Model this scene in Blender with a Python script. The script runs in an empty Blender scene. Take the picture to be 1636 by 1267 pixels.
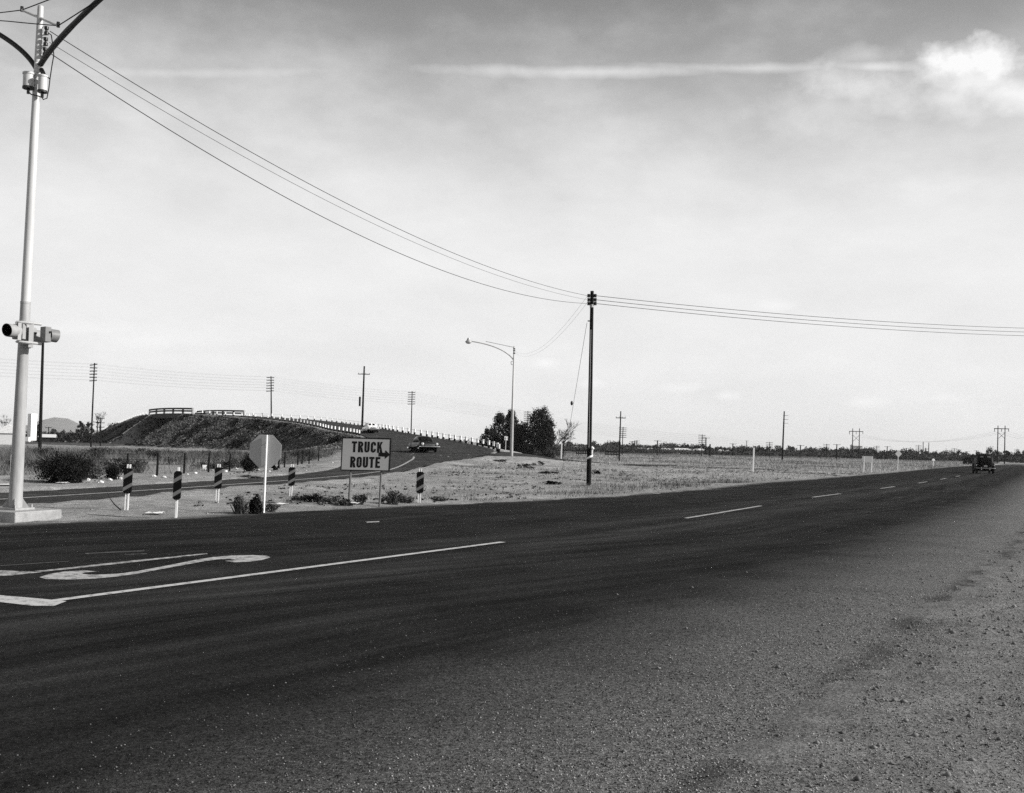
import bpy, bmesh, math, random
import numpy as np
from math import sin, cos, tan, pi, radians, sqrt, atan2, exp
from mathutils import Vector, Matrix, noise as mnoise
random.seed(7); RNG = np.random.default_rng(11)
S = bpy.context.scene; COL = S.collection

# ------------------------------------------------------------------ camera
FPX = 1750.0; ROLL = radians(1.4); PIT = radians(1.6); EYE = 1.65
SHIFT = (712 - 633.5) - FPX * tan(PIT)
cd = bpy.data.cameras.new('camera'); cam = bpy.data.objects.new('camera', cd); COL.objects.link(cam)
cd.sensor_width = 36; cd.lens = FPX / 1636 * 36; cd.shift_y = SHIFT / 1636; cd.clip_end = 30000; cd.clip_start = .05
CR = Matrix.Rotation(pi / 2 + PIT, 3, 'X') @ Matrix.Rotation(ROLL, 3, 'Z')
cam.matrix_world = Matrix.Translation((0, 0, EYE)) @ CR.to_4x4()
S.camera = cam

# ------------------------------------------------------------------ sky, sun, exposure
EL = radians(27); BEHIND = radians(10)
SUN = Vector((cos(EL) * cos(BEHIND), -cos(EL) * sin(BEHIND), sin(EL)))
sl = bpy.data.lights.new('sun', 'SUN'); sl.energy = 4.5; sl.angle = radians(.53); sl.color = (1, .985, .96)
so = bpy.data.objects.new('sun', sl); COL.objects.link(so)
so.rotation_euler = SUN.to_track_quat('Z', 'Y').to_euler()
S.view_settings.view_transform = 'Standard'; S.view_settings.look = 'None'
S.view_settings.gamma = 1; S.view_settings.use_curve_mapping = False
S.view_settings.exposure = 0.5
W = bpy.data.worlds.new('World'); S.world = W; W.use_nodes = True
nt = W.node_tree; nt.nodes.clear()
def wn(t, **k):
    n = nt.nodes.new(t)
    for a, b in k.items(): setattr(n, a, b)
    return n
def wm(op, a, b=None, c=None, clamp=False):
    n = wn('ShaderNodeMath', operation=op); n.use_clamp = clamp
    for i, x in enumerate((a, b, c)):
        if x is None: continue
        if isinstance(x, (int, float)): n.inputs[i].default_value = x
        else: nt.links.new(x, n.inputs[i])
    return n.outputs[0]
sky = wn('ShaderNodeTexSky', sky_type='NISHITA', sun_disc=False, sun_elevation=EL)
sky.sun_rotation = atan2(SUN.x, SUN.y)
sky.air_density = 1.0; sky.dust_density = 1.2; sky.ozone_density = 1.0
bw = wn('ShaderNodeRGBToBW'); nt.links.new(sky.outputs[0], bw.inputs[0])
tc = wn('ShaderNodeTexCoord'); sx = wn('ShaderNodeSeparateXYZ'); nt.links.new(tc.outputs['Generated'], sx.inputs[0])
az = wm('ARCTAN2', sx.outputs[0], sx.outputs[1]); el = wm('ARCSINE', sx.outputs[2])
def wnoise(scale, stretch, detail=6, rough=.55, off=0):
    cx = wn('ShaderNodeCombineXYZ')
    nt.links.new(wm('MULTIPLY', az, stretch), cx.inputs[0]); nt.links.new(el, cx.inputs[1]); cx.inputs[2].default_value = off
    n = wn('ShaderNodeTexNoise'); n.inputs['Scale'].default_value = scale; n.inputs['Detail'].default_value = detail
    n.inputs['Roughness'].default_value = rough; nt.links.new(cx.outputs[0], n.inputs['Vector']); return n.outputs[0]
n1 = wnoise(9, 1, 8, .6); n2 = wnoise(14, .55, 7, .6, 3.1); n3 = wnoise(40, .8, 8, .6, 7.7)
def blob(az0, el0, ra, re, power=1.0, wob=.9, tilt=0.):
    da = wm('SUBTRACT', az, az0); a = wm('DIVIDE', da, ra); e = wm('DIVIDE', wm('SUBTRACT', wm('SUBTRACT', el, el0), wm('MULTIPLY', da, tilt)), re)
    d = wm('SQRT', wm('ADD', wm('MULTIPLY', a, a), wm('MULTIPLY', e, e)))
    w = wm('MULTIPLY', wm('SUBTRACT', n3, .5), wob * 1.7)
    w2 = wm('MULTIPLY', wm('SUBTRACT', n1, .5), wob)
    d = wm('ADD', wm('ADD', d, w), w2)
    return wm('MULTIPLY', wm('SMOOTH_MIN', wm('MAXIMUM', wm('SUBTRACT', 1.05, d), 0), 1.0, .2), power)
def dirof(u, v):
    d = CR @ Vector(((u - 818) / FPX, -(v - 633.5 - SHIFT) / FPX, -1)); d.normalize()
    return atan2(d.x, d.y), math.asin(d.z)
# cumulus cloud and wisps: where the sky holds them
CL = [(1532, 100, .034, .021, 1.35, 1.0), (1575, 92, .030, .022, 1.45, 1.0), (1545, 130, .052, .026, .8, 1.2), (1430, 165, .06, .02, .4, 1.3), (1520, 155, .045, .020, .6, 1.1), (1625, 150, .05, .018, .9, 1.), (1370, 135, .060, .022, .55, 1.1),
      (1380, 88, .03, .010, .3, 1.2), (1330, 175, .075, .025, .3, 1.2), (1400, 107, .05, .0060, .6, .7), (930, 115, .17, .0062, .50, .6), (1200, 109, .13, .0050, .42, .6),
      (260, 540, .09, .012, .40, 1.), (330, 575, .12, .008, .3, 1.), (120, 590, .09, .008, .25, 1.), (870, 580, .014, .0065, .9, .7), (300, 117, .14, .004, .22, .9), (230, 545, .05, .010, .55, 1.), (150, 525, .07, .008, .45, 1.), (1240, 488, .02, .007, .6, .9),
      (1090, 620, .022, .006, .7, 1.), (1380, 642, .02, .006, .7, .9), (950, 612, .013, .006, .7, .9), (1160, 632, .014, .005, .7, .9), (1500, 636, .03, .005, .6, 1.)]
cl = None
for (u, v, ra, re, p, wob) in CL:
    a0, e0 = dirof(u, v); (a1_, e1_), (a2_, e2_) = dirof(u - 60, v), dirof(u + 60, v); b = blob(a0, e0, ra, re, p, wob, (e2_ - e1_) / (a2_ - a1_))
    cl = b if cl is None else wm('MAXIMUM', cl, b)
# thin bright haze that thickens towards the horizon all round
hz = wn('ShaderNodeMapRange', interpolation_type='SMOOTHSTEP')
nt.links.new(wm('ADD', el, wm('MULTIPLY', wm('SUBTRACT', n2, .5), .16)), hz.inputs[0])
hz.inputs[1].default_value = .43; hz.inputs[2].default_value = .17; hz.inputs[3].default_value = .06; hz.inputs[4].default_value = .97
thin = wm('MULTIPLY', wm('MAXIMUM', wm('SUBTRACT', n2, .5), 0), .25)
cl = wm('ADD', cl, thin)
cl = wm('MAXIMUM', wm('MINIMUM', cl, 1.0), 0)
cl = wm('MINIMUM', cl, 1.0)
SKYK, CLOUDV = .72, 7.7
base = wm('MULTIPLY', wm('POWER', bw.outputs[0], 1.0), SKYK)
h_ = hz.outputs[0]; HAZEV = wm('ADD', 6.9, wm('MULTIPLY', wm('SUBTRACT', wnoise(17, .42, 7, .62, 9.3), .5), 1.9)); base = wm('ADD', wm('MULTIPLY', base, wm('SUBTRACT', 1, h_)), wm('MULTIPLY', h_, HAZEV))
mixv = wm('ADD', wm('MULTIPLY', base, wm('SUBTRACT', 1, cl)), wm('MULTIPLY', cl, CLOUDV))
bg = wn('ShaderNodeBackground'); nt.links.new(mixv, bg.inputs['Color']); bg.inputs['Strength'].default_value = .09
wo = wn('ShaderNodeOutputWorld'); nt.links.new(bg.outputs[0], wo.inputs[0])
S.cycles.max_bounces = 5; S.cycles.diffuse_bounces = 2; S.cycles.glossy_bounces = 2; S.cycles.transparent_max_bounces = 4
S.cycles.use_denoising = False

# ------------------------------------------------------------------ photograph pixel -> point in the place
def ray(u, v): return CR @ Vector(((u - 818) / FPX, -(v - 633.5 - SHIFT) / FPX, -1))
def gp(u, v, z=0.0):
    d = ray(u, v); t = (z - EYE) / d.z; return Vector((d.x * t, d.y * t, z))
def at(u, v, Y):
    d = ray(u, v); t = Y / d.y; return Vector((d.x * t, Y, EYE + d.z * t))

# ------------------------------------------------------------------ materials (a black and white film: greys only)
def mat(name, v, rough=.8, spec=.3, metal=0., var=.0, scale=4., bump=0., bscale=40., detail=5, streak=None):
    m = bpy.data.materials.new(name); m.use_nodes = True; t = m.node_tree; b = t.nodes['Principled BSDF']
    b.inputs['Base Color'].default_value = (v, v, v, 1); b.inputs['Roughness'].default_value = rough
    b.inputs['Specular IOR Level'].default_value = spec; b.inputs['Metallic'].default_value = metal
    if var or bump:
        co = t.nodes.new('ShaderNodeTexCoord'); src = co.outputs['Object']
        if streak:
            mp = t.nodes.new('ShaderNodeMapping'); mp.inputs['Scale'].default_value = streak
            t.links.new(src, mp.inputs[0]); src = mp.outputs[0]
    if var:
        n = t.nodes.new('ShaderNodeTexNoise'); n.inputs['Scale'].default_value = scale; n.inputs['Detail'].default_value = detail
        n.inputs['Roughness'].default_value = .65
        t.links.new(src, n.inputs['Vector'])
        r = t.nodes.new('ShaderNodeMapRange'); r.inputs[1].default_value = .3; r.inputs[2].default_value = .7
        r.inputs[3].default_value = v * (1 - var); r.inputs[4].default_value = min(.9, v * (1 + var))
        t.links.new(n.outputs[0], r.inputs[0]); t.links.new(r.outputs[0], b.inputs['Base Color'])
    if bump:
        n = t.nodes.new('ShaderNodeTexNoise'); n.inputs['Scale'].default_value = bscale; n.inputs['Detail'].default_value = 4
        t.links.new(src, n.inputs['Vector'])
        bp = t.nodes.new('ShaderNodeBump'); bp.inputs['Strength'].default_value = bump; bp.inputs['Distance'].default_value = .02
        t.links.new(n.outputs[0], bp.inputs['Height']); t.links.new(bp.outputs[0], b.inputs['Normal'])
    return m
M = {
 'white_paint': mat('white_paint', .78, .5, .4, var=.08, scale=6),
 'pole_white': mat('pole_white', .50, .45, .4, var=.14, scale=5, bump=.04, bscale=25, streak=(1, 1, .15)),
 'pole_grey': mat('pole_grey', .31, .5, .4, metal=.0, var=.22, scale=7, bump=.12, bscale=30, streak=(1, 1, .2)),
 'sign_post': mat('sign_post', .12, .6, .3, var=.2, scale=9),
 'head_grey': mat('head_grey', .17, .5, .3, var=.15, scale=9),
 'head_paint': mat('head_paint', .30, .5, .3, var=.12, scale=9),
 'grey_metal': mat('grey_metal', .38, .5, .5, metal=.3, var=.12, scale=8),
 'dark_metal': mat('dark_metal', .015, .55, .4, var=.2),
 'sign_back': mat('sign_back', .42, .6, .3, var=.07, scale=5),
 'sign_face': mat('sign_face', .24, .5, .35, var=.05, scale=3),
 'black_paint': mat('black_paint', .005, .7, .08, var=.2),
 'stripe_grey': mat('stripe_grey', .14, .5, .3, var=.15),
 'concrete': mat('concrete', .29, .9, .2, var=.32, scale=3.5, bump=.8, bscale=60),
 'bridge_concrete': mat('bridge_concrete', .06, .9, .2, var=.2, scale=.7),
 'pole_wood': mat('pole_wood', .008, .9, .1, var=.35, scale=5, bump=.6, bscale=50, streak=(1, 1, .05)),
 'far_wood': mat('far_wood', .010, .9, .1, var=.2),
 'post_wood': mat('post_wood', .012, .9, .1, var=.3, scale=10),
 'insulator': mat('insulator', .008, .3, .4),
 'wire': mat('wire', .012, .7, .1),
 'car_black': mat('car_black', .004, .3, .12), 'car_white': mat('car_white', .80, .25, .5),
 'car_grey': mat('car_grey', .005, .5, .06),
 'glass': mat('glass', .006, .08, .35), 'chrome': mat('chrome', .75, .12, .5, metal=1.), 'rubber': mat('rubber', .006, .9, .1),
 'rear_glass': mat('rear_glass', .10, .3, .3), 'lens': mat('lens', .5, .1, .8), 'rag': mat('rag', .75, .9, .1, var=.2, scale=20),
 'leaf_dark': mat('leaf_dark', .028, .9, .05, var=.5, scale=1.5), 'leaf_scrub': mat('leaf_scrub', .045, .9, .06, var=.5, scale=3),
 'twig': mat('twig', .06, .9, .1, var=.3), 'bark': mat('bark', .03, .95, .1, var=.3, scale=8),
 'leaf_grey': mat('leaf_grey', .07, .9, .1, var=.35, scale=1),
 'bush_dark': mat('bush_dark', .016, .9, .06, var=.5, scale=4),
 'bank_brush': mat('bank_brush', .12, .95, .05, var=.5, scale=.9),
 'field_straw': mat('field_straw', .30, .9, .1, var=.35, scale=.3),
 'dry_grass': mat('dry_grass', .17, .9, .1, var=.35, scale=.8), 'weed': mat('weed', .08, .9, .1, var=.5, scale=1.2),
 'stone': mat('stone', .38, .95, .2, var=.4, scale=9), 'paper': mat('paper', .6, .9, .1, var=.1),
 'house_wall': mat('house_wall', .5, .9, .2, var=.1), 'roof_light': mat('roof_light', .6, .8, .2, var=.1), 'roof_dark': mat('roof_dark', .03, .9, .2, var=.2),
 'hill': mat('hill', .10, 1., .0, var=.2, scale=.003),
 'rail_steel': mat('rail_steel', .02, .7, .3, var=.3),
}

# ------------------------------------------------------------------ mesh helpers
class MB:
    def __init__(s): s.v = []; s.f = []
    def add(s, vs, fs):
        o = len(s.v); s.v += [tuple(x) for x in vs]; s.f += [tuple(i + o for i in f) for f in fs]; return s
    def box(s, c, d, rz=0., rx=0.):
        c = Vector(c); R = Matrix.Rotation(rz, 3, 'Z') @ Matrix.Rotation(rx, 3, 'X')
        vs = [c + R @ Vector((x * d[0] / 2, y * d[1] / 2, z * d[2] / 2)) for z in (-1, 1) for y in (-1, 1) for x in (-1, 1)]
        return s.add(vs, [(0, 2, 3, 1), (4, 5, 7, 6), (0, 1, 5, 4), (2, 6, 7, 3), (0, 4, 6, 2), (1, 3, 7, 5)])
    def tube(s, pts, r, n=8, cap=True):
        pts = [Vector(p) for p in pts]; k = len(pts)
        rs = r if isinstance(r, (list, tuple)) else [r] * k
        up = None; rings = []
        for i, p in enumerate(pts):
            t = (pts[min(i + 1, k - 1)] - pts[max(i - 1, 0)]).normalized()
            if up is None: up = t.orthogonal().normalized()
            up = (up - t * up.dot(t)).normalized(); w = t.cross(up)
            rings.append([p + (up * cos(2 * pi * j / n) + w * sin(2 * pi * j / n)) * rs[i] for j in range(n)])
        vs = [q for ring in rings for q in ring]
        fs = [(i * n + j, i * n + (j + 1) % n, (i + 1) * n + (j + 1) % n, (i + 1) * n + j) for i in range(k - 1) for j in range(n)]
        if cap: fs += [tuple(range(n - 1, -1, -1)), tuple((k - 1) * n + j for j in range(n))]
        return s.add(vs, fs)
    def prism(s, poly, ax_o, ax_u, ax_v, depth):
        """polygon (u, v) on the plane o + u*U + v*V, thickened along U x V"""
        o, U, V = Vector(ax_o), Vector(ax_u), Vector(ax_v); N = U.cross(V).normalized(); n = len(poly)
        a = [o + U * p[0] + V * p[1] for p in poly]; b = [q + N * depth for q in a]
        return s.add(a + b, [tuple(range(n - 1, -1, -1)), tuple(range(n, 2 * n))] + [(i, (i + 1) % n, n + (i + 1) % n, n + i) for i in range(n)])
    def ell(s, c, r, nu=12, nv=7):
        vs = []; fs = []
        for i in range(nv + 1):
            th = pi * i / nv
            for j in range(nu): vs.append((c[0] + r[0] * sin(th) * cos(2 * pi * j / nu), c[1] + r[1] * sin(th) * sin(2 * pi * j / nu), c[2] + r[2] * cos(th)))
        for i in range(nv):
            for j in range(nu): fs.append((i * nu + j, (i + 1) * nu + j, (i + 1) * nu + (j + 1) % nu, i * nu + (j + 1) % nu))
        return s.add(vs, fs)
    def mesh(s, name, m, smooth=False):
        me = bpy.data.meshes.new(name); me.from_pydata(s.v, [], s.f); me.validate(); me.materials.append(M[m] if isinstance(m, str) else m)
        if smooth:
            me.polygons.foreach_set('use_smooth', [True] * len(me.polygons))
            me.set_sharp_from_angle(angle=radians(40))
        return me
    def build(s, name, m, parent=None, smooth=False): return link(name, s.mesh(name, m, smooth), parent)
def link(name, me, parent=None, loc=None):
    o = bpy.data.objects.new(name, me); COL.objects.link(o)
    if parent: o.parent = parent
    if loc is not None: o.location = loc
    return o
def tag(o, label=None, cat=None, group=None, kind=None):
    for k, v in (('label', label), ('category', cat), ('group', group), ('kind', kind)):
        if v: o[k] = v
    return o
def thing(name, label, cat, loc=(0, 0, 0), rz=0., group=None):
    o = bpy.data.objects.new(name, None); COL.objects.link(o); o.empty_display_size = .2
    o.location = loc; o.rotation_euler = (0, 0, rz); return tag(o, label, cat, group)
def copy_tree(o, parent=None):
    c = o.copy(); COL.objects.link(c)
    if parent: c.parent = parent
    for ch in list(o.children): copy_tree(ch, c)
    return c
def npmesh(name, V, F, m, smooth=False):
    V = np.asarray(V, np.float32); F = np.asarray(F, np.int32); k = F.shape[1]
    me = bpy.data.meshes.new(name); me.vertices.add(len(V)); me.vertices.foreach_set('co', V.ravel())
    me.loops.add(F.size); me.loops.foreach_set('vertex_index', F.ravel())
    me.polygons.add(len(F)); me.polygons.foreach_set('loop_start', np.arange(len(F), dtype=np.int32) * k)
    me.polygons.foreach_set('loop_total', np.full(len(F), k, np.int32))
    if smooth: me.polygons.foreach_set('use_smooth', np.ones(len(F), bool))
    me.update(calc_edges=True); me.materials.append(M[m] if isinstance(m, str) else m); return me
def fattr(me, name, arr):
    a = me.attributes.new(name, 'FLOAT', 'POINT'); a.data.foreach_set('value', np.asarray(arr, np.float32))
def sstep(a, b, x): t = np.clip((x - a) / (b - a), 0, 1); return t * t * (3 - 2 * t)

# ------------------------------------------------------------------ the lie of the land
# main road: left edge, centre line and right edge as X over Y
MR_Y = np.array([-40, 0, 11, 18.5, 19.85, 22.4, 26.1, 29.9, 36.2, 45, 57, 70, 94, 158, 244, 600, 3000.])
MR_L = np.array([-60, -26, -17.5, -10.5, -9.2, -6.83, -4.68, -1.95, 2.58, 7.34, 12.5, 19.4, 31.35, 62, 103.6, 275, 1430.])
MC_Y = np.array([-40, 0, 11, 18.5, 26.5, 40.8, 53, 69, 85.5, 109, 158, 244, 600, 3000.])
MC_X = np.array([-31, -10.2, -4.35, -.14, 4.33, 11.3, 17.9, 26.2, 34.4, 45.9, 69.3, 110.6, 281, 1436.])
RR_Y = np.array([-40, 0, 5.35, 10.7, 18.3, 40.8, 109, 244, 600, 3000.])
RR_X = np.array([-23, -1.45, 1.25, 4.2, 8.6, 20.3, 54.3, 118.5, 289, 1444.])
mL = lambda y: np.interp(y, MR_Y, MR_L); mC = lambda y: np.interp(y, MC_Y, MC_X); mR = lambda y: np.interp(y, RR_Y, RR_X)
def curve(P, n):
    P = np.array(P, float); k = len(P); out = []
    t = np.linspace(0, k - 1, n)
    for x in t:
        i = min(int(x), k - 2); f = x - i
        p0, p1, p2, p3 = P[max(i - 1, 0)], P[i], P[i + 1], P[min(i + 2, k - 1)]
        out.append(.5 * (2 * p1 + (p2 - p0) * f + (2 * p0 - 5 * p1 + 4 * p2 - p3) * f * f + (3 * p1 - p0 - 3 * p2 + p3) * f ** 3))
    return np.array(out)
# ramp: left edge xy, centre line xy, right edge xy, z
RAMP = np.array([
 (-26, -8, -23.5, -8, -21.5, -8, .0), (-19.6, 9, -17.6, 9, -15.8, 9, .0), (-14.8, 27, -12.6, 27, -10.9, 27, .0), (-11.9, 40.6, -9.7, 40.6, -8.6, 40.6, .0), (-10.4, 53, -7.9, 53, -6.8, 53, .0),
 (-10.6, 66, -7.3, 66, -6.2, 66, .0), (-12.6, 85, -7.9, 85, -5.4, 85, .22), (-14.2, 98, -8.7, 98, -3.4, 97, .5), (-16.2, 122, -11.7, 122, -2.2, 117, 1.25),
 (-21.0, 156, -19.5, 156, -11.2, 152, 2.55), (-29.5, 180, -25.2, 178, -18.6, 172, 3.5), (-35, 195, -31.2, 197, -25.5, 194, 4.35), (-43, 212, -39, 214.5, -33.6, 215, 5.3),
 (-54, 226, -49, 229.5, -44, 233, 6.2), (-70, 240, -66, 244.5, -61.5, 249, 6.95), (-86, 262, -81.5, 265, -77, 268, 7.05), (-100, 288, -95, 290, -90.5, 292, 5.85), (-123, 335, -118.5, 337, -114, 339, 3.9), (-150, 395, -146, 397, -141, 399, 1.2)])
RC = curve(RAMP, 900)
LR = RC[:, 0:2]; CRR = RC[:, 2:4]; RR = RC[:, 4:6]; ZR = np.maximum(RC[:, 6], 0)
# branch to the right (the truck route)
BR = curve(np.array([(-6, 99, -7, 121, .55, 1.22), (-3.2, 101, -2.2, 116, .60, 1.05), (1.2, 104.5, 1.2, 115, .60, .86), (8, 112, 6.5, 122, .2, .25), (20, 128, 16, 138, -.3, -.3), (60, 185, 54, 194, -.55, -.55)]), 200)
# bridge: samples between these arc positions carry no bank
i0 = int(np.argmin(np.hypot(LR[:, 0] + 70.4, LR[:, 1] - 240.5))); i1 = int(np.argmin(np.hypot(LR[:, 0] + 86, LR[:, 1] - 262)))
samp = []
for i in range(0, 900, 2):
    near_ = CRR[i, 1] < 135
    if not near_ and i % 4: continue
    for k in np.linspace(0, 1, 13 if near_ else 8): samp.append((*(LR[i] * (1 - k) + RR[i] * k), ZR[i], 1. if i0 + 2 < i < i1 - 2 else 0.))
for i in range(0, 200, 3):
    for k in np.linspace(0, 1, 10): samp.append((*(BR[i, 0:2] * (1 - k) + BR[i, 2:4] * k), BR[i, 4] * (1 - k) + BR[i, 5] * k, 0.))
samp = np.array(samp)
def axis(segs):
    out = []
    for a, b, st in segs: out.append(np.arange(a, b, st))
    return np.concatenate(out + [[segs[-1][1]]])
GX = axis([(-9000, -1000, 1000), (-1000, -300, 60), (-300, -160, 10), (-160, -20, .9), (-20, -.8, .4), (-.8, 10, .13), (10, 12, .4), (12, 50, .9), (50, 200, 4), (200, 1000, 60), (1000, 9000, 1000)])
GY = axis([(-300, -40, 40), (-40, 0, 3), (0, 3.2, .35), (3.2, 21, .16), (21, 36, .35), (36, 130, .8), (130, 320, 1.1), (320, 700, 8), (700, 2000, 60), (2000, 12000, 1000)])
XX, YY = np.meshgrid(GX, GY, indexing='ij')
px, py = XX.ravel(), YY.ravel()
near = (px > -190) & (px < 90) & (py > -20) & (py < 420)
D = np.full(px.shape, 99.); ZS = np.zeros(px.shape); DB = np.full(px.shape, 99.)
brs = samp[samp[:, 3] > 0]; samp = samp[samp[:, 3] == 0]
idx = np.where(near)[0]
for c in range(0, len(idx), 4000):
    j = idx[c:c + 4000]
    d2 = (px[j, None] - samp[None, :, 0]) ** 2 + (py[j, None] - samp[None, :, 1]) ** 2
    b = d2.argmin(1); D[j] = np.sqrt(d2[np.arange(len(j)), b]); ZS[j] = samp[b, 2]
    if (px[j].min() < -40): DB[j] = np.sqrt(((px[j, None] - brs[None, :, 0]) ** 2 + (py[j, None] - brs[None, :, 1]) ** 2).min(1))
def vnoise(x, y, s, seed=0):
    """smooth value noise on arrays"""
    r = np.random.default_rng(seed).random((256, 256)); x = x / s; y = y / s
    xi = np.floor(x).astype(int); yi = np.floor(y).astype(int); fx = x - xi; fy = y - yi
    fx = fx * fx * (3 - 2 * fx); fy = fy * fy * (3 - 2 * fy)
    g = lambda a, b: r[a % 256, b % 256]
    return (g(xi, yi) * (1 - fx) + g(xi + 1, yi) * fx) * (1 - fy) + (g(xi, yi + 1) * (1 - fx) + g(xi + 1, yi + 1) * fx) * fy
rug = (vnoise(px, py, 9, 1) - .5) * .16 + (vnoise(px, py, 2.3, 2) - .5) * .08 + (vnoise(px, py, .8, 3) - .5) * .035
basez = -.6 * sstep(70, 190, py) + rug * np.clip(1 + py / 150, 1, 3)
basez = basez + .28 * np.exp(-(((px - .5) / 5) ** 2 + ((py - 82) / 7) ** 2))        # low berm below the branch road
kk = 8 - 6.48 * sstep(.8, 2.6, ZS)
kk = np.where(DB < D - .6, .62, kk)
dd = np.maximum(D - 1.1, 0)
zemb = ZS + np.where(py < 104, .03, -.07) - dd / kk + ((rug * 1.6 + (vnoise(px, py, 2.6, 15) - .5) * .5 + (vnoise(px, py, 1.3, 16) - .5) * .35) * sstep(.8, 3, ZS) * sstep(0, 2, dd))
GZ = np.where(near, np.maximum(basez, zemb), basez)
xl = np.interp(py, LR[:420, 1], LR[:420, 0]); xr = np.interp(py, RR[:420, 1], RR[:420, 0]); sdx = np.minimum(px - xl, xr - px)
flat_ = (py < 95) & near
onramp = np.where(flat_, sdx > .02, (D < .5) | ((D < 1.15) & (py > 104)))
zemb = np.where(flat_ & (sdx > -1.1), ZS + .035, zemb)
GZ = np.where(onramp & near, ZS - .10, GZ)
l_, r_ = mL(py), mR(py)
dm = np.maximum(l_ - px, px - r_) * .88                                            # + outside the main road
lip = .022 + .034 * (vnoise(px, py, 1.3, 12) - .5) + .045 * (vnoise(px, py, .5, 13) - .5) + .035 * (vnoise(px, py, .22, 14) - .5)
GZ = np.where(dm < -.75, np.minimum(GZ, -.06), np.where(dm < .9, (lip - .05 * sstep(.0, -.7, dm)) * (1 - sstep(.0, .9, dm)) + GZ * sstep(.0, .9, dm), GZ))
GZ = np.where(np.hypot(px - 0, py) < 3, np.minimum(GZ, 0.02), GZ)
bank = np.where(near & ~onramp & (zemb > basez + .25) & (ZS > 1.0), 1.0, 0.0)
GZ2 = GZ.reshape(XX.shape); D2 = D.reshape(XX.shape); B2 = bank.reshape(XX.shape)
def interp2(A, x, y):
    x = np.asarray(x, float); y = np.asarray(y, float)
    i = np.clip(np.searchsorted(GX, x) - 1, 0, len(GX) - 2); j = np.clip(np.searchsorted(GY, y) - 1, 0, len(GY) - 2)
    fx = (x - GX[i]) / (GX[i + 1] - GX[i]); fy = (y - GY[j]) / (GY[j + 1] - GY[j])
    return (A[i, j] * (1 - fx) + A[i + 1, j] * fx) * (1 - fy) + (A[i, j + 1] * (1 - fx) + A[i + 1, j + 1] * fx) * fy
H = lambda x, y: interp2(GZ2, x, y)
H1 = lambda x, y: float(interp2(GZ2, [x], [y])[0])
def offroad(x, y, m=.3):
    x = np.asarray(x); y = np.asarray(y)
    return (interp2(D2, x, y) > 1.2 + m) & ((x < mL(y) - m) | (x > mR(y) + m))
def onto(u, v, lo=4, hi=700):
    """point where the sight line through a pixel meets the land"""
    d = ray(u, v); t0 = lo / d.y
    ts = np.geomspace(lo, hi, 1500) / d.y
    z = EYE + d.z * ts; g = H(d.x * ts, d.y * ts); k = np.where(z <= g)[0]
    i = k[0] if len(k) else len(ts) - 1
    return Vector((d.x * ts[i], d.y * ts[i], float(g[i])))

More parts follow.
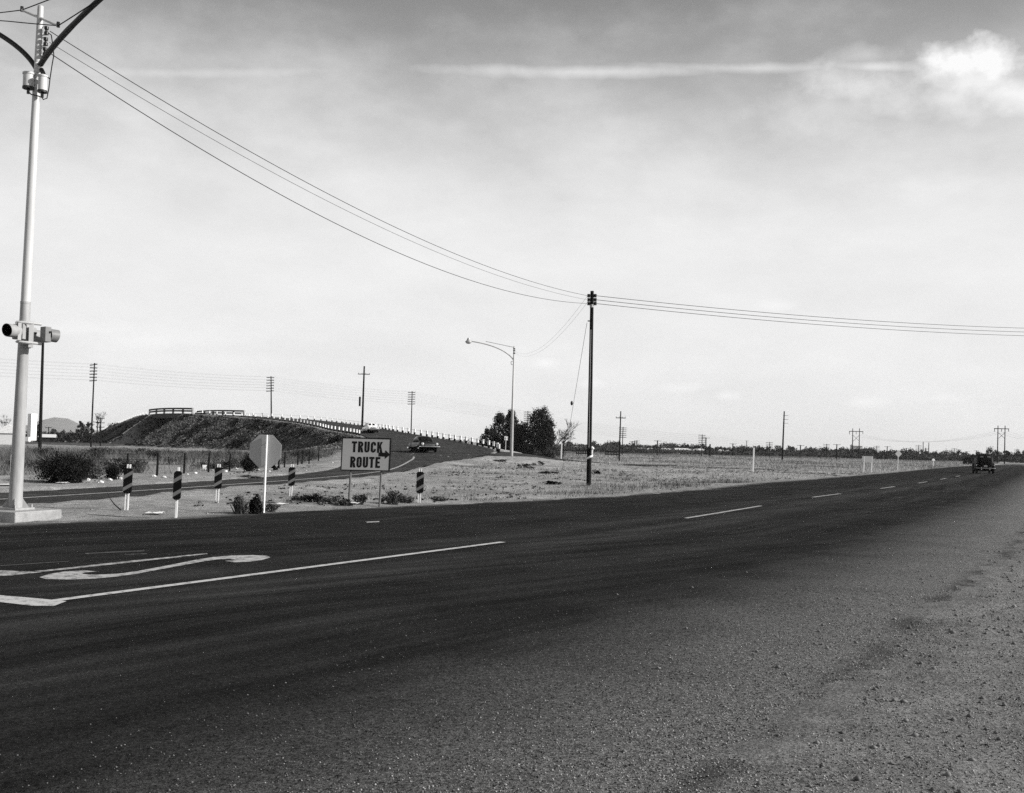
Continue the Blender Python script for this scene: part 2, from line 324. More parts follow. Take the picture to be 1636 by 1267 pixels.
# ---- ground material: bare dirt, gravel, dry field, all by position and cover
def ground_mat():
    m = bpy.data.materials.new('ground_dirt'); m.use_nodes = True; t = m.node_tree; b = t.nodes['Principled BSDF']
    L = t.links.new
    geo = t.nodes.new('ShaderNodeNewGeometry'); pos = geo.outputs['Position']
    def nz(s, d=6, r=.6):
        n = t.nodes.new('ShaderNodeTexNoise'); n.inputs['Scale'].default_value = s; n.inputs['Detail'].default_value = d; n.inputs['Roughness'].default_value = r
        L(pos, n.inputs['Vector']); return n.outputs[0]
    def mth(op, a, b_=None, clamp=False):
        n = t.nodes.new('ShaderNodeMath'); n.operation = op; n.use_clamp = clamp
        for i, x in enumerate((a, b_)):
            if x is None: continue
            if isinstance(x, (int, float)): n.inputs[i].default_value = x
            else: L(x, n.inputs[i])
        return n.outputs[0]
    def att(n_):
        a = t.nodes.new('ShaderNodeAttribute'); a.attribute_name = n_; return a.outputs['Fac']
    def mr(x, a, b_, c, d):
        n = t.nodes.new('ShaderNodeMapRange'); L(x, n.inputs[0])
        for i, q in enumerate((a, b_, c, d)): n.inputs[i + 1].default_value = q
        return n.outputs[0]
    def mix(f, a, b_):
        return mth('ADD', mth('MULTIPLY', a, mth('SUBTRACT', 1., f)), mth('MULTIPLY', b_, f))
    big, med, fine, grit = nz(.22, 5), nz(1.7, 7, .68), nz(16, 6, .75), nz(48, 4, .9)
    v = mr(med, .28, .72, .17, .35)
    v = mth('MULTIPLY', v, mr(big, .3, .7, .68, 1.3))
    v = mth('MULTIPLY', v, mr(fine, .3, .7, .62, 1.38))
    v = mth('MULTIPLY', v, mr(grit, .32, .68, .35, 1.65))
    vor = t.nodes.new('ShaderNodeTexVoronoi'); vor.inputs['Scale'].default_value = 9; L(pos, vor.inputs['Vector'])
    spot = mth('MULTIPLY', mr(vor.outputs['Distance'], .08, .16, 1, 0), mr(nz(.9, 3), .5, .62, 0, 1))
    v = mix(mth('MULTIPLY', spot, .6), v, .05)
    gl = mth('MULTIPLY', att('gravel'), 1.0)
    gv = mth('MULTIPLY', mr(grit, .36, .64, .01, .26), mr(nz(3, 6, .7), .3, .7, .6, 1.3))
    v = mix(gl, v, gv)
    scrub = mth('MULTIPLY', mr(nz(.9, 7, .7), .35, .65, .03, .16), mr(fine, .3, .7, .6, 1.4))
    v = mix(mth('MULTIPLY', att('scrub'), .92), v, scrub)
    fld = mth('MULTIPLY', mr(nz(.6, 7, .7), .3, .7, .15, .35), mr(nz(4, 5), .3, .7, .7, 1.3))
    v = mix(att('field'), v, fld)
    L(v, b.inputs['Base Color']); b.inputs['Roughness'].default_value = .95; b.inputs['Specular IOR Level'].default_value = .03
    bp = t.nodes.new('ShaderNodeBump'); bp.inputs['Strength'].default_value = .9; bp.inputs['Distance'].default_value = .05
    h = mth('ADD', mth('ADD', mth('MULTIPLY', med, 2.0), mth('MULTIPLY', fine, .6)), mth('MULTIPLY', grit, .22))
    L(h, bp.inputs['Height']); L(bp.outputs[0], b.inputs['Normal'])
    return m
nx, ny = XX.shape
ii = np.arange(nx * ny).reshape(nx, ny)
F = np.stack([ii[:-1, :-1].ravel(), ii[1:, :-1].ravel(), ii[1:, 1:].ravel(), ii[:-1, 1:].ravel()], 1)
gme = npmesh('ground', np.stack([px, py, GZ], 1), F, ground_mat(), True)
grav = np.where(px > mC(py), np.exp(-np.maximum(dm, 0) / 5.0) * .85, np.exp(-np.maximum(dm, 0) / .6) * .5) * (py < 120)
scr = bank * sstep(.4, 2.0, zemb - basez) * (ZS > 1.6)
scr = scr * np.clip(.5 + (vnoise(px, py, 6, 9)) * .9, 0, 1) * np.where(px > -20, .5, 1)
fieldw = sstep(95, 150, py + (vnoise(px, py, 14, 5) - .5) * 30) * (1 - bank) * (px > -12) + (1 - bank) * sstep(-13, -16, px + (vnoise(px, py, 3, 6) - .5)) * sstep(44, 52, py) * .8
fattr(gme, 'gravel', np.clip(grav, 0, 1)); fattr(gme, 'scrub', scr); fattr(gme, 'field', np.clip(fieldw, 0, 1))
tag(link('ground', gme), kind='structure')

# ---- asphalt
def asphalt(name, dark, light, gravel_glare_edge):
    m = bpy.data.materials.new(name); m.use_nodes = True; t = m.node_tree; b = t.nodes['Principled BSDF']; L = t.links.new
    geo = t.nodes.new('ShaderNodeNewGeometry'); pos = geo.outputs['Position']
    def nz(s, d=5, r=.6, vec=None):
        n = t.nodes.new('ShaderNodeTexNoise'); n.inputs['Scale'].default_value = s; n.inputs['Detail'].default_value = d; n.inputs['Roughness'].default_value = r
        L(vec or pos, n.inputs['Vector']); return n.outputs[0]
    def mth(op, a, b_=None):
        n = t.nodes.new('ShaderNodeMath'); n.operation = op
        for i, x in enumerate((a, b_)):
            if x is None: continue
            if isinstance(x, (int, float)): n.inputs[i].default_value = x
            else: L(x, n.inputs[i])
        return n.outputs[0]
    def mr(x, a, b_, c, d, smooth=False):
        n = t.nodes.new('ShaderNodeMapRange'); L(x, n.inputs[0])
        if smooth: n.interpolation_type = 'SMOOTHSTEP'
        for i, q in enumerate((a, b_, c, d)): n.inputs[i + 1].default_value = q
        return n.outputs[0]
    def att(n_):
        a = t.nodes.new('ShaderNodeAttribute'); a.attribute_name = n_; return a.outputs['Fac']
    def mix(f, a, b_): return mth('ADD', mth('MULTIPLY', a, mth('SUBTRACT', 1., f)), mth('MULTIPLY', b_, f))
    cx = t.nodes.new('ShaderNodeCombineXYZ'); L(mth('MULTIPLY', att('across'), 1.6), cx.inputs[0]); L(mth('MULTIPLY', att('along'), .07), cx.inputs[1])
    streak = nz(1.6, 6, .65, cx.outputs[0])
    grain = nz(58, 3, .95); grain2 = nz(20, 4, .85); blot = nz(.5, 5)
    v = mr(streak, .3, .7, dark, light)
    v = mth('MULTIPLY', v, mr(blot, .3, .7, .65, 1.35))
    v = mth('MULTIPLY', v, mr(grain, .32, .68, .15, 1.85)); v = mth('MULTIPLY', v, mr(grain2, .32, .68, .55, 1.45))
    e = att('edge')
    if gravel_glare_edge:
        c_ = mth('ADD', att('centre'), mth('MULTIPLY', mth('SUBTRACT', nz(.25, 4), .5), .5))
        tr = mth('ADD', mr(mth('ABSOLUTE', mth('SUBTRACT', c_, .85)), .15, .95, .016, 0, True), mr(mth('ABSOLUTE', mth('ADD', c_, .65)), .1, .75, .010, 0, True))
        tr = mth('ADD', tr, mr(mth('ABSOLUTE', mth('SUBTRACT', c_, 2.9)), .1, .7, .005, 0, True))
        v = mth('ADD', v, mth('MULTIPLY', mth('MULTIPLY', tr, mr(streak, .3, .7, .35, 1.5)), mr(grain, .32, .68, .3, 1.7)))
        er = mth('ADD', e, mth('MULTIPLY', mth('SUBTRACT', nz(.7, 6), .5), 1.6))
        w = mr(er, .1, 4.1, 1, 0, True)  # gravelly right edge; sunward brightening of the asphalt is painted into this blend
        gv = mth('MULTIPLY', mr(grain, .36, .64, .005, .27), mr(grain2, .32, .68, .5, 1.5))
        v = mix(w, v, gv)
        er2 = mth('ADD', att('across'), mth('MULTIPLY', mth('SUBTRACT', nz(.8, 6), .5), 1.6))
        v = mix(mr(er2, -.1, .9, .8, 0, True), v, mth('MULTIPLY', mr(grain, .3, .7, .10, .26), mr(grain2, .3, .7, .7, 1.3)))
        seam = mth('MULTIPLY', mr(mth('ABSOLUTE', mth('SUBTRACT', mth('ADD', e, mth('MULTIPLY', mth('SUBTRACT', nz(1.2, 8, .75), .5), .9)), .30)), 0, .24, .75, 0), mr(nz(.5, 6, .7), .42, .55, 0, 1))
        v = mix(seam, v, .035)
    b.inputs['Roughness'].default_value = .95; b.inputs['Specular IOR Level'].default_value = .02
    L(v, b.inputs['Base Color'])
    bp = t.nodes.new('ShaderNodeBump'); bp.inputs['Strength'].default_value = 1.0; bp.inputs['Distance'].default_value = .02
    L(mth('ADD', grain, mth('MULTIPLY', grain2, .8)), bp.inputs['Height']); L(bp.outputs[0], b.inputs['Normal'])
    return m
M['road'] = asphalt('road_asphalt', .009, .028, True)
M['ramp_asphalt'] = asphalt('ramp_asphalt', .030, .056, False)
def strip_mesh(name, Lp, Rp, z, ncol, m, z2=None):
    z2 = z if z2 is None else z2
    k = len(Lp); w = np.linspace(0, 1, ncol); V = []; ed = []; al = []; ac = []
    s = np.concatenate([[0], np.cumsum(np.hypot(*np.diff((Lp + Rp) / 2, axis=0).T))])
    for i in range(k):
        wid = np.hypot(*(Rp[i] - Lp[i]))
        for f in w:
            q = Lp[i] * (1 - f) + Rp[i] * f; V.append((q[0], q[1], z[i] * (1 - f) + z2[i] * f)); ed.append((1 - f) * wid); ac.append(f * wid); al.append(s[i])
    jj = np.arange(k * ncol).reshape(k, ncol)
    F = np.stack([jj[:-1, :-1].ravel(), jj[:-1, 1:].ravel(), jj[1:, 1:].ravel(), jj[1:, :-1].ravel()], 1)
    me = npmesh(name, V, F, m, True); V_ = np.array(V); fattr(me, 'centre', (V_[:, 0] - mC(V_[:, 1])) * .88); fattr(me, 'edge', ed); fattr(me, 'along', al); fattr(me, 'across', ac); return me
ys = np.concatenate([np.arange(-30, 60, .35), np.arange(60, 150, 1.2), np.arange(150, 600, 12), np.arange(600, 3001, 200)])
jl = (vnoise(ys, ys * 0, .9, 21) - .5) * .2 * (ys < 150) + (vnoise(ys, ys * 0, 5, 22) - .5) * .3; jr = (vnoise(ys, ys * 0, .7, 23) - .5) * .1 * (ys < 150)
Lm = np.stack([mL(ys) + jl, ys + 0.], 1); Rm_ = np.stack([mR(ys) + jr, ys + 0.], 1)
zroad = np.where(ys < 150, .0, -.6 * sstep(150, 400, ys)) + .012
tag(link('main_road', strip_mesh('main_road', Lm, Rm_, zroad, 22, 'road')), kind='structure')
n_ = np.arange(900)
jit = ((vnoise(n_ * 1., n_ * 0., 4, 31) - .5) * .10)[:, None]
nrm = (RR - LR) / np.linalg.norm(RR - LR, axis=1)[:, None]
tag(link('ramp_road', strip_mesh('ramp_road', LR + nrm * jit, RR - nrm * jit, ZR + .01, 8, 'ramp_asphalt')), kind='structure')
tag(link('branch_road', strip_mesh('branch_road', BR[:, 0:2], BR[:, 2:4], BR[:, 4] + .0, 6, 'ramp_asphalt', BR[:, 5] + .0)), kind='structure')

# ---- painted markings
def paint_mat(name, wear, v=.62):
    m = bpy.data.materials.new(name); m.use_nodes = True; t = m.node_tree; b = t.nodes['Principled BSDF']; L = t.links.new
    geo = t.nodes.new('ShaderNodeNewGeometry')
    n = t.nodes.new('ShaderNodeTexNoise'); n.inputs['Scale'].default_value = 9; n.inputs['Detail'].default_value = 8; n.inputs['Roughness'].default_value = .75
    L(geo.outputs['Position'], n.inputs['Vector'])
    n2 = t.nodes.new('ShaderNodeTexNoise'); n2.inputs['Scale'].default_value = 70; n2.inputs['Detail'].default_value = 3
    L(geo.outputs['Position'], n2.inputs['Vector'])
    a = t.nodes.new('ShaderNodeMath'); a.operation = 'ADD'; L(n.outputs[0], a.inputs[0])
    a2 = t.nodes.new('ShaderNodeMath'); a2.operation = 'MULTIPLY'; a2.inputs[1].default_value = .35; L(n2.outputs[0], a2.inputs[0]); L(a2.outputs[0], a.inputs[1])
    r = t.nodes.new('ShaderNodeMapRange'); r.inputs[1].default_value = wear; r.inputs[2].default_value = wear + .18; r.inputs[3].default_value = .045; r.inputs[4].default_value = v
    L(a.outputs[0], r.inputs[0]); L(r.outputs[0], b.inputs['Base Color']); b.inputs['Roughness'].default_value = .85; b.inputs['Specular IOR Level'].default_value = .15
    return m
M['paint_fresh'] = paint_mat('paint_fresh', .49, .46); M['paint_worn'] = paint_mat('paint_worn', .56, .40); M['paint_faint'] = paint_mat('paint_faint', .72, .28)
M['paint_mid'] = paint_mat('paint_mid', .53, .40)
def flat_poly(name, polys, m, z=.0165):
    bm = bmesh.new()
    for P in polys:
        vs = [bm.verts.new((p[0], p[1], z)) for p in P]; f = bm.faces.new(vs)
    bmesh.ops.recalc_face_normals(bm, faces=bm.faces[:])
    for f in bm.faces:
        if f.normal.z < 0: f.normal_flip()
    bmesh.ops.triangulate(bm, faces=bm.faces[:], ngon_method='EAR_CLIP')
    me = bpy.data.meshes.new(name); bm.to_mesh(me); bm.free(); me.materials.append(M[m]); return link(name, me)
def crop(pts): return [gp(x / 2.7267, 800 + y / 2.7267, .0165) for x, y in pts]
def ribbon(P, w):
    P = [Vector((p[0], p[1], 0)) for p in P]; a = []; b = []
    for i, p in enumerate(P):
        t = (P[min(i + 1, len(P) - 1)] - P[max(i - 1, 0)]).normalized(); n = Vector((-t.y, t.x, 0))
        a.append(p + n * w / 2); b.append(p - n * w / 2)
    return [[a[i], a[i + 1], b[i + 1], b[i]] for i in range(len(P) - 1)]
sS = [(980, 262), (1020, 268), (1080, 266), (1140, 258), (1178, 247), (1165, 240), (1100, 236.5), (1010, 238.5), (930, 245), (870, 254), (790, 270), (700, 287), (600, 306), (520, 317), (450, 321), (390, 322), (355, 318), (370, 312), (425, 308), (370, 303.5), (280, 308), (210, 320), (172, 333), (200, 341), (290, 343), (400, 340), (500, 331), (590, 319), (690, 300), (800, 280), (890, 263), (950, 255), (1000, 253), (1030, 257)]
tag(flat_poly('painted_letter', [crop(sS)], 'paint_mid'), 'big stretched letter S painted white on the asphalt', 'road marking')
tag(flat_poly('painted_letter', [crop([(-60, 300), (185, 311), (60, 324), (-60, 332)]), crop([(150, 307), (520, 266), (900, 228), (905, 232), (530, 273), (190, 309)])], 'paint_worn'), 'worn letter T painted beyond the stretched S', 'road marking')
for pts_, lb_ in (([(-30, 283), (300, 262), (300, 265), (-30, 287)], 'long almost worn away paint stroke just beyond the T'), ([(370, 228), (520, 220), (630, 216), (630, 220), (525, 225), (375, 232)], 'short worn paint stroke, farthest from the S'), ([(540, 233), (640, 229), (640, 232), (545, 236)], 'tiny worn paint stroke close beside the farthest one')):
    tag(flat_poly('paint_stroke', [crop(pts_)], 'paint_faint'), lb_, 'road marking')
tag(flat_poly('stop_line', [crop([(-80, 404), (0, 411), (150, 424), (290, 437), (235, 458), (140, 457), (0, 441), (-80, 431)])], 'paint_fresh'), 'broad white stop bar across the lane beside the S', 'road marking')
yy = np.linspace(10.72, 18.6, 16)
tag(flat_poly('centre_line', ribbon([(float(mC(y)) - .02, y) for y in yy], .125), 'paint_fresh', .0185), 'long unbroken white lane line running from the stop bar', 'road marking')
for a, b_, lab in ((26.3, 33.2, 'longest white dash, first beyond the solid line'), (40.6, 44.9, 'second white dash of the broken centre line'), (53, 57, 'third white dash of the broken centre line'), (65.2, 69.2, 'fourth white dash of the broken centre line'), (77.2, 81.2, 'fifth white dash of the broken centre line'), (89.5, 93.5, 'white dash of the broken centre line just short of the old sedan')):
    tag(flat_poly('lane_dash', ribbon([(float(mC(y)), y) for y in np.linspace(a, b_, 4)], .13), 'paint_mid'), lab, 'road marking', 'dashes of the broken centre line')
def draped(name, pts, w, m, lift=.012):
    mb = MB(); P = [Vector(p) for p in pts]; vs = []
    for i, p in enumerate(P):
        t = (P[min(i + 1, len(P) - 1)] - P[max(i - 1, 0)]); t.z = 0; t.normalize(); n = Vector((-t.y, t.x, 0))
        vs += [p + n * w / 2 + Vector((0, 0, lift)), p - n * w / 2 + Vector((0, 0, lift))]
    mb.add(vs, [(2 * i, 2 * i + 1, 2 * i + 3, 2 * i + 2) for i in range(len(P) - 1)]); return mb.build(name, m)
cpts = [(CRR[i, 0], CRR[i, 1], ZR[i] + .01) for i in range(0, i1)]
tag(draped('ramp_line', cpts, .17, 'paint_mid'), 'continuous white line curving along the overpass ramp', 'road marking')
tag(flat_poly('paint_scrap', [[gp(x, y, .0165) for x, y in ((585, 833.5), (606, 832.5), (606, 834), (586, 835))]], 'paint_mid'), 'short white paint smear on asphalt below the truck sign', 'road marking')

# ------------------------------------------------------------------ overpass bridge
def on_strip(P, i, z): return Vector((P[i, 0], P[i, 1], z))
br = thing('overpass_bridge', 'short dark overpass bridge with two-bar concrete parapet on the ramp crest', 'bridge', (LR[(i0 + i1) // 2, 0], LR[(i0 + i1) // 2, 1], 0))
bo = Vector(br.location)
def bq(P, i, z): return on_strip(P, i, z) - bo
mb = MB(); ks = list(range(i0 - 3, i1 + 4, 2))
vs = []; 
for i in ks:
    o = Vector((*(-nrm[i]), 0)) * .5
    vs += [bq(LR, i, ZR[i] - .03) + o, bq(RR, i, ZR[i] - .03) - o, bq(RR, i, ZR[i] - 1.1) - o, bq(LR, i, ZR[i] - 1.1) + o]
fs = []
for k in range(len(ks) - 1):
    a, b2 = 4 * k, 4 * k + 4
    fs += [(a + j, a + (j + 1) % 4, b2 + (j + 1) % 4, b2 + j) for j in range(4)]
fs += [(3, 2, 1, 0), tuple(4 * (len(ks) - 1) + j for j in range(4))]
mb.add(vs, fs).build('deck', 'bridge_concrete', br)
for P, sg in ((LR, -1), (RR, 1)):
    pr = MB(); pl = MB(); ps = None
    off = lambda i: Vector((*(nrm[i] * sg), 0)) * .3
    for dz in (.38, .90):
        pr = MB(); vs = []
        for i in ks:
            c = bq(P, i, ZR[i] + dz) + off(i); o = Vector((*nrm[i], 0)) * .12
            vs += [c - o, c + o, c + o + Vector((0, 0, .36)), c - o + Vector((0, 0, .36))]
        fs = []
        for k in range(len(ks) - 1):
            a, b2 = 4 * k, 4 * k + 4
            fs += [(a + j, a + (j + 1) % 4, b2 + (j + 1) % 4, b2 + j) for j in range(4)]
        fs += [(3, 2, 1, 0), tuple(4 * (len(ks) - 1) + j for j in range(4))]
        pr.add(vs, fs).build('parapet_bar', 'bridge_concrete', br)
    for i in np.linspace(ks[0], ks[-1], 6).astype(int):
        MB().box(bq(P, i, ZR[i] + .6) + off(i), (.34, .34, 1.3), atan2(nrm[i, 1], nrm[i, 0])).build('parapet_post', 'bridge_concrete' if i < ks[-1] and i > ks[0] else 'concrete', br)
for f in (.34, .66):
    i = int(i0 + (i1 - i0) * f); a = atan2(nrm[i, 1], nrm[i, 0])
    for k in (.12, .5, .88):
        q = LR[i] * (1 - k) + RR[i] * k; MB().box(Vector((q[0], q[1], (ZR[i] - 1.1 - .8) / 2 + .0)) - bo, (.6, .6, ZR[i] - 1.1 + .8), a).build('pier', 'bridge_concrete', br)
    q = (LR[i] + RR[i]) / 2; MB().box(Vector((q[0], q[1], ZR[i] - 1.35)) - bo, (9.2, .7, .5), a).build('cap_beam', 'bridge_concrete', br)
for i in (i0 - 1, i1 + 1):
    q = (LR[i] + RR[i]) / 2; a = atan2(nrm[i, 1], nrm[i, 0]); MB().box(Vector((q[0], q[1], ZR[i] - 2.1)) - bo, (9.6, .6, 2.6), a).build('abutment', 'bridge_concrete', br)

# ---- railway: dark low track bed with rails, beyond the poles
TD = Vector((.666, .746, 0)); T0 = Vector((-78, 251, 0))
mb = MB(); vs = []
for s in np.linspace(-90, 900, 200):
    p = T0 + TD * s; n = Vector((TD.y, -TD.x, 0)); z = H1(p.x, p.y)
    for w, h in ((-3.2, -.1), (-1.7, .38), (1.7, .38), (3.2, -.1)): vs.append(p + n * w + Vector((0, 0, -.6 + h + .12)))
mb.add(vs, [(4 * i + j, 4 * i + j + 1, 4 * i + j + 5, 4 * i + j + 4) for i in range(199) for j in range(3)])
tag(mb.build('railway_bed', mat('ballast', .06, .95, .1, var=.5, scale=2)), kind='structure')
for sd, lb in ((-.72, 'near rail of the railway track behind the weeds'), (.72, 'far rail of the railway track behind the weeds')):
    n = Vector((TD.y, -TD.x, 0))
    tag(MB().tube([T0 + TD * s - n * sd + Vector((0, 0, .0)) for s in np.linspace(-90, 900, 60)], .075, 4).build('rail', 'rail_steel'), lb, 'rail')

# ------------------------------------------------------------------ guard posts along the ramp
gm = MB().box((0, 0, .55), (.20, .20, .50)).mesh('guard_post', 'white_paint'); gd = MB().box((0, 0, .1), (.205, .205, .42)).mesh('post_foot', 'black_paint')
def guard_row(P, ia, ib, step, out, label, group, skip=()):
    pts = []; last = None
    for i in range(ia, ib):
        p = Vector((P[i, 0] + nrm[i, 0] * out, P[i, 1] + nrm[i, 1] * out, ZR[i]))
        if last is None or (p.xy - last.xy).length > step:
            last = p
            if any(a <= i <= b for a, b in skip): continue
            z = p.z - .05; o = link('guard_post', gm, None, (p.x, p.y, z)); o.rotation_euler = (random.uniform(-.03, .03), random.uniform(-.03, .03), atan2(nrm[i, 1], nrm[i, 0]))
            tag(o, label, 'guard post', group); link('post_foot', gd, o); pts.append(p)
    return pts
ia = int(np.argmin(np.hypot(LR[:, 0] + 21.5, LR[:, 1] - 158)))
ir = int(np.argmin(np.abs(RR[:, 1] - 109) + np.abs(RR[:, 0] + 1)))
pl = guard_row(LR, ia, i0 - 2, 2.5, -.55, 'short white guard post along the near shoulder of the ramp', 'guard posts on the near edge of the ramp')
pl2 = guard_row(LR, i1 + 2, 860, 3.2, -.55, 'tiny white guard post on the far descent beyond the bridge', 'guard posts beyond the bridge')
pr_ = guard_row(RR, ir + 6, i0 - 1, 3.0, .55, 'white guard post with black foot along the far shoulder of the ramp', 'guard posts on the far edge of the ramp')
for (u, v, Y) in ((752, 0, 128), (765, 0, 121), (779, 0, 114), (792, 0, 109)): pass
for pts, lb in ((pl, 'cable strung through the near row of white guard posts'), (pr_, 'cable strung through the far row of white guard posts')):
    mb = MB(); mb.tube([p + Vector((0, 0, .62)) for p in pts], .022, 4); tag(mb.build('guard_cable', 'grey_metal'), lb, 'cable')

# ------------------------------------------------------------------ signal pole at the left
PB = gp(32, 815, .2); 
PAD_A = gp(24, 831); PAD_B = gp(87, 826.5)
d1 = (PAD_B - PAD_A); d1.z = 0; L1 = 1.22; d1.normalize(); d2 = Vector((-d1.y, d1.x, 0))
pad = thing('concrete_footing', 'pale square concrete footing under the signal pole', 'footing', PAD_A + d1 * L1 / 2 + d2 * .61)
a = atan2(d1.y, d1.x)
mb = MB().box((0, 0, -.05), (L1, 1.22, .40), a); o = mb.build('block', 'concrete', pad); bv = o.modifiers.new('b', 'BEVEL'); bv.width = .02; bv.segments = 2
PB = Vector(pad.location) + Vector((0, 0, .15))
topp = at(65, 10, PB.y); lean = (topp - PB); HT = lean.length
SP = thing('signal_pole', 'tall pale steel pole with flashing signal heads, lamp arms and transformer cans', 'signal pole', PB)
def sp(u, v, dy=0): return at(u, v, PB.y + dy) - PB
ax = lambda f: lean * f
f_step = ((812 - 485) / (812 - 10.))
mb = MB(); mb.tube([ax(.004), ax(f_step)], [.130, .096], 20); mb.build('lower_shaft', 'pole_grey', SP, True)
mb = MB(); mb.tube([ax(f_step), ax(.75), ax(1)], [.092, .080, .057], 20); mb.build('upper_shaft', 'pole_white', SP, True)
MB().tube([ax(f_step - .002), ax(f_step + .002)], .100, 20).build('collar', 'pole_grey', SP)
MB().box((0, 0, .02), (.5, .5, .04), a).build('base_plate', 'pole_grey', SP)
for k in range(4):
    r = a + pi / 4 + k * pi / 2
    MB().prism([(.10, .04), (.25, .04), (.115, .25)], (0, 0, 0), (cos(r), sin(r), 0), (0, 0, 1), .015).build('gusset', 'pole_grey', SP)
    r2 = a + pi / 4 + k * pi / 2; MB().tube([(cos(r2) * .30, sin(r2) * .30, .03), (cos(r2) * .30, sin(r2) * .30, .10)], .018, 6).build('anchor_bolt', 'grey_metal', SP)
MB().box(ax(.09) + Vector((-.085, -.10, 0)), (.012, .02, .35), .6).build('hand_hole_cover', 'pole_white', SP)
# lamp arms: one sweeps up to the right over the road, one to the left
def bez(p0, p1, p2, n=14): return [Vector(p0) * (1 - t) ** 2 + Vector(p1) * 2 * t * (1 - t) + Vector(p2) * t * t for t in np.linspace(0, 1, n)]
A0 = sp(62, 108)
MB().tube(bez(A0, sp(86, 62, -1.1), sp(190, -28, -2.6)), [.055] * 8 + [.05] * 6, 10).build('lamp_arm', 'dark_metal', SP, True)
MB().tube(bez(sp(58, 110), sp(36, 68, .1), sp(-50, 30, .4)), .05, 10).build('lamp_arm', 'dark_metal', SP, True)
MB().tube([sp(60, 112, -.05), sp(63, 103, -.12)], .075, 10).build('arm_clamp', 'pole_white', SP, True)
# crossarm with pins
ca, cb = sp(35, 16, .45), sp(93, 41, -.45)
MB().tube([ca, cb], .028, 6).build('crossarm', 'pole_white', SP)
for q in (ca, cb): MB().tube([q + Vector((0, 0, -.03)), q + Vector((0, 0, .07))], .035, 8).build('insulator', 'insulator', SP, True)
WS = []
for v, u in ((49, 74.2), (66.5, 73), (82.5, 71.8)):
    c = sp(u, v, -.05)
    br_ = MB(); br_.tube([sp(u - 6, v - 6), sp(u + 1, v - 6, -.05)], .012, 5).tube([sp(u - 6, v + 7), sp(u + 1, v + 7, -.05)], .012, 5).build('spool_bracket', 'pole_white', SP)
    ins = MB()
    for dz, r in ((-.07, .03), (-.05, .06), (-.02, .06), (0, .04), (.02, .06), (.05, .06), (.07, .03)): pass
    ins.tube([c + Vector((0, 0, z)) for z in (-.085, -.08, -.03, -.012, .012, .03, .08, .085)], [.02, .044, .044, .026, .026, .044, .044, .02], 10).build('insulator', 'insulator', SP, True)
    WS.append(PB + c + Vector((.06, .03, 0)))
for u0, v0, v1, r, dy, nm in ((46, 118, 141, .105, -.12, 0), (68.5, 122, 147, .085, -.17, 1)):
    t_, b_ = sp(u0, v0, dy), sp(u0 - .8, v1, dy)
    can = MB().tube([t_, b_], r, 18).build('transformer_can', 'pole_white', SP, True)
    MB().tube([t_ + Vector((0, 0, .02)), t_ - Vector((0, 0, .015))], r + .012, 18).build('rim', 'pole_white', can, True)
    MB().tube([b_ + Vector((0, 0, .03)), b_ - Vector((0, 0, .012))], r + .008, 18).build('bottom_plate', 'dark_metal', can, True)
    MB().tube([b_ - Vector((0, 0, .01)), b_ - Vector((0, 0, .11))], .03, 8).build('bushing', 'insulator', can, True)
MB().tube([sp(66, 111, -.1), sp(69, 117, -.15)], .045, 8).build('fuse_bushing', 'insulator', SP, True)
MB().tube([sp(76, 52), sp(82, 56), sp(84, 70), sp(86, 88), sp(83, 105), sp(80, 125), sp(78, 142), sp(75, 157), sp(69, 159), sp(66, 154)], .011, 5).build('drop_wire', 'wire', SP)
MB().tube([sp(44, 145, -.1), sp(50, 151, -.15), sp(60, 153, -.25), sp(68, 156, -.2)], .012, 5).build('link_wire', 'wire', SP)
MB().tube([sp(67, 113, -.15), sp(74, 120, -.1), sp(80, 127)], .011, 5).build('link_wire', 'wire', SP)
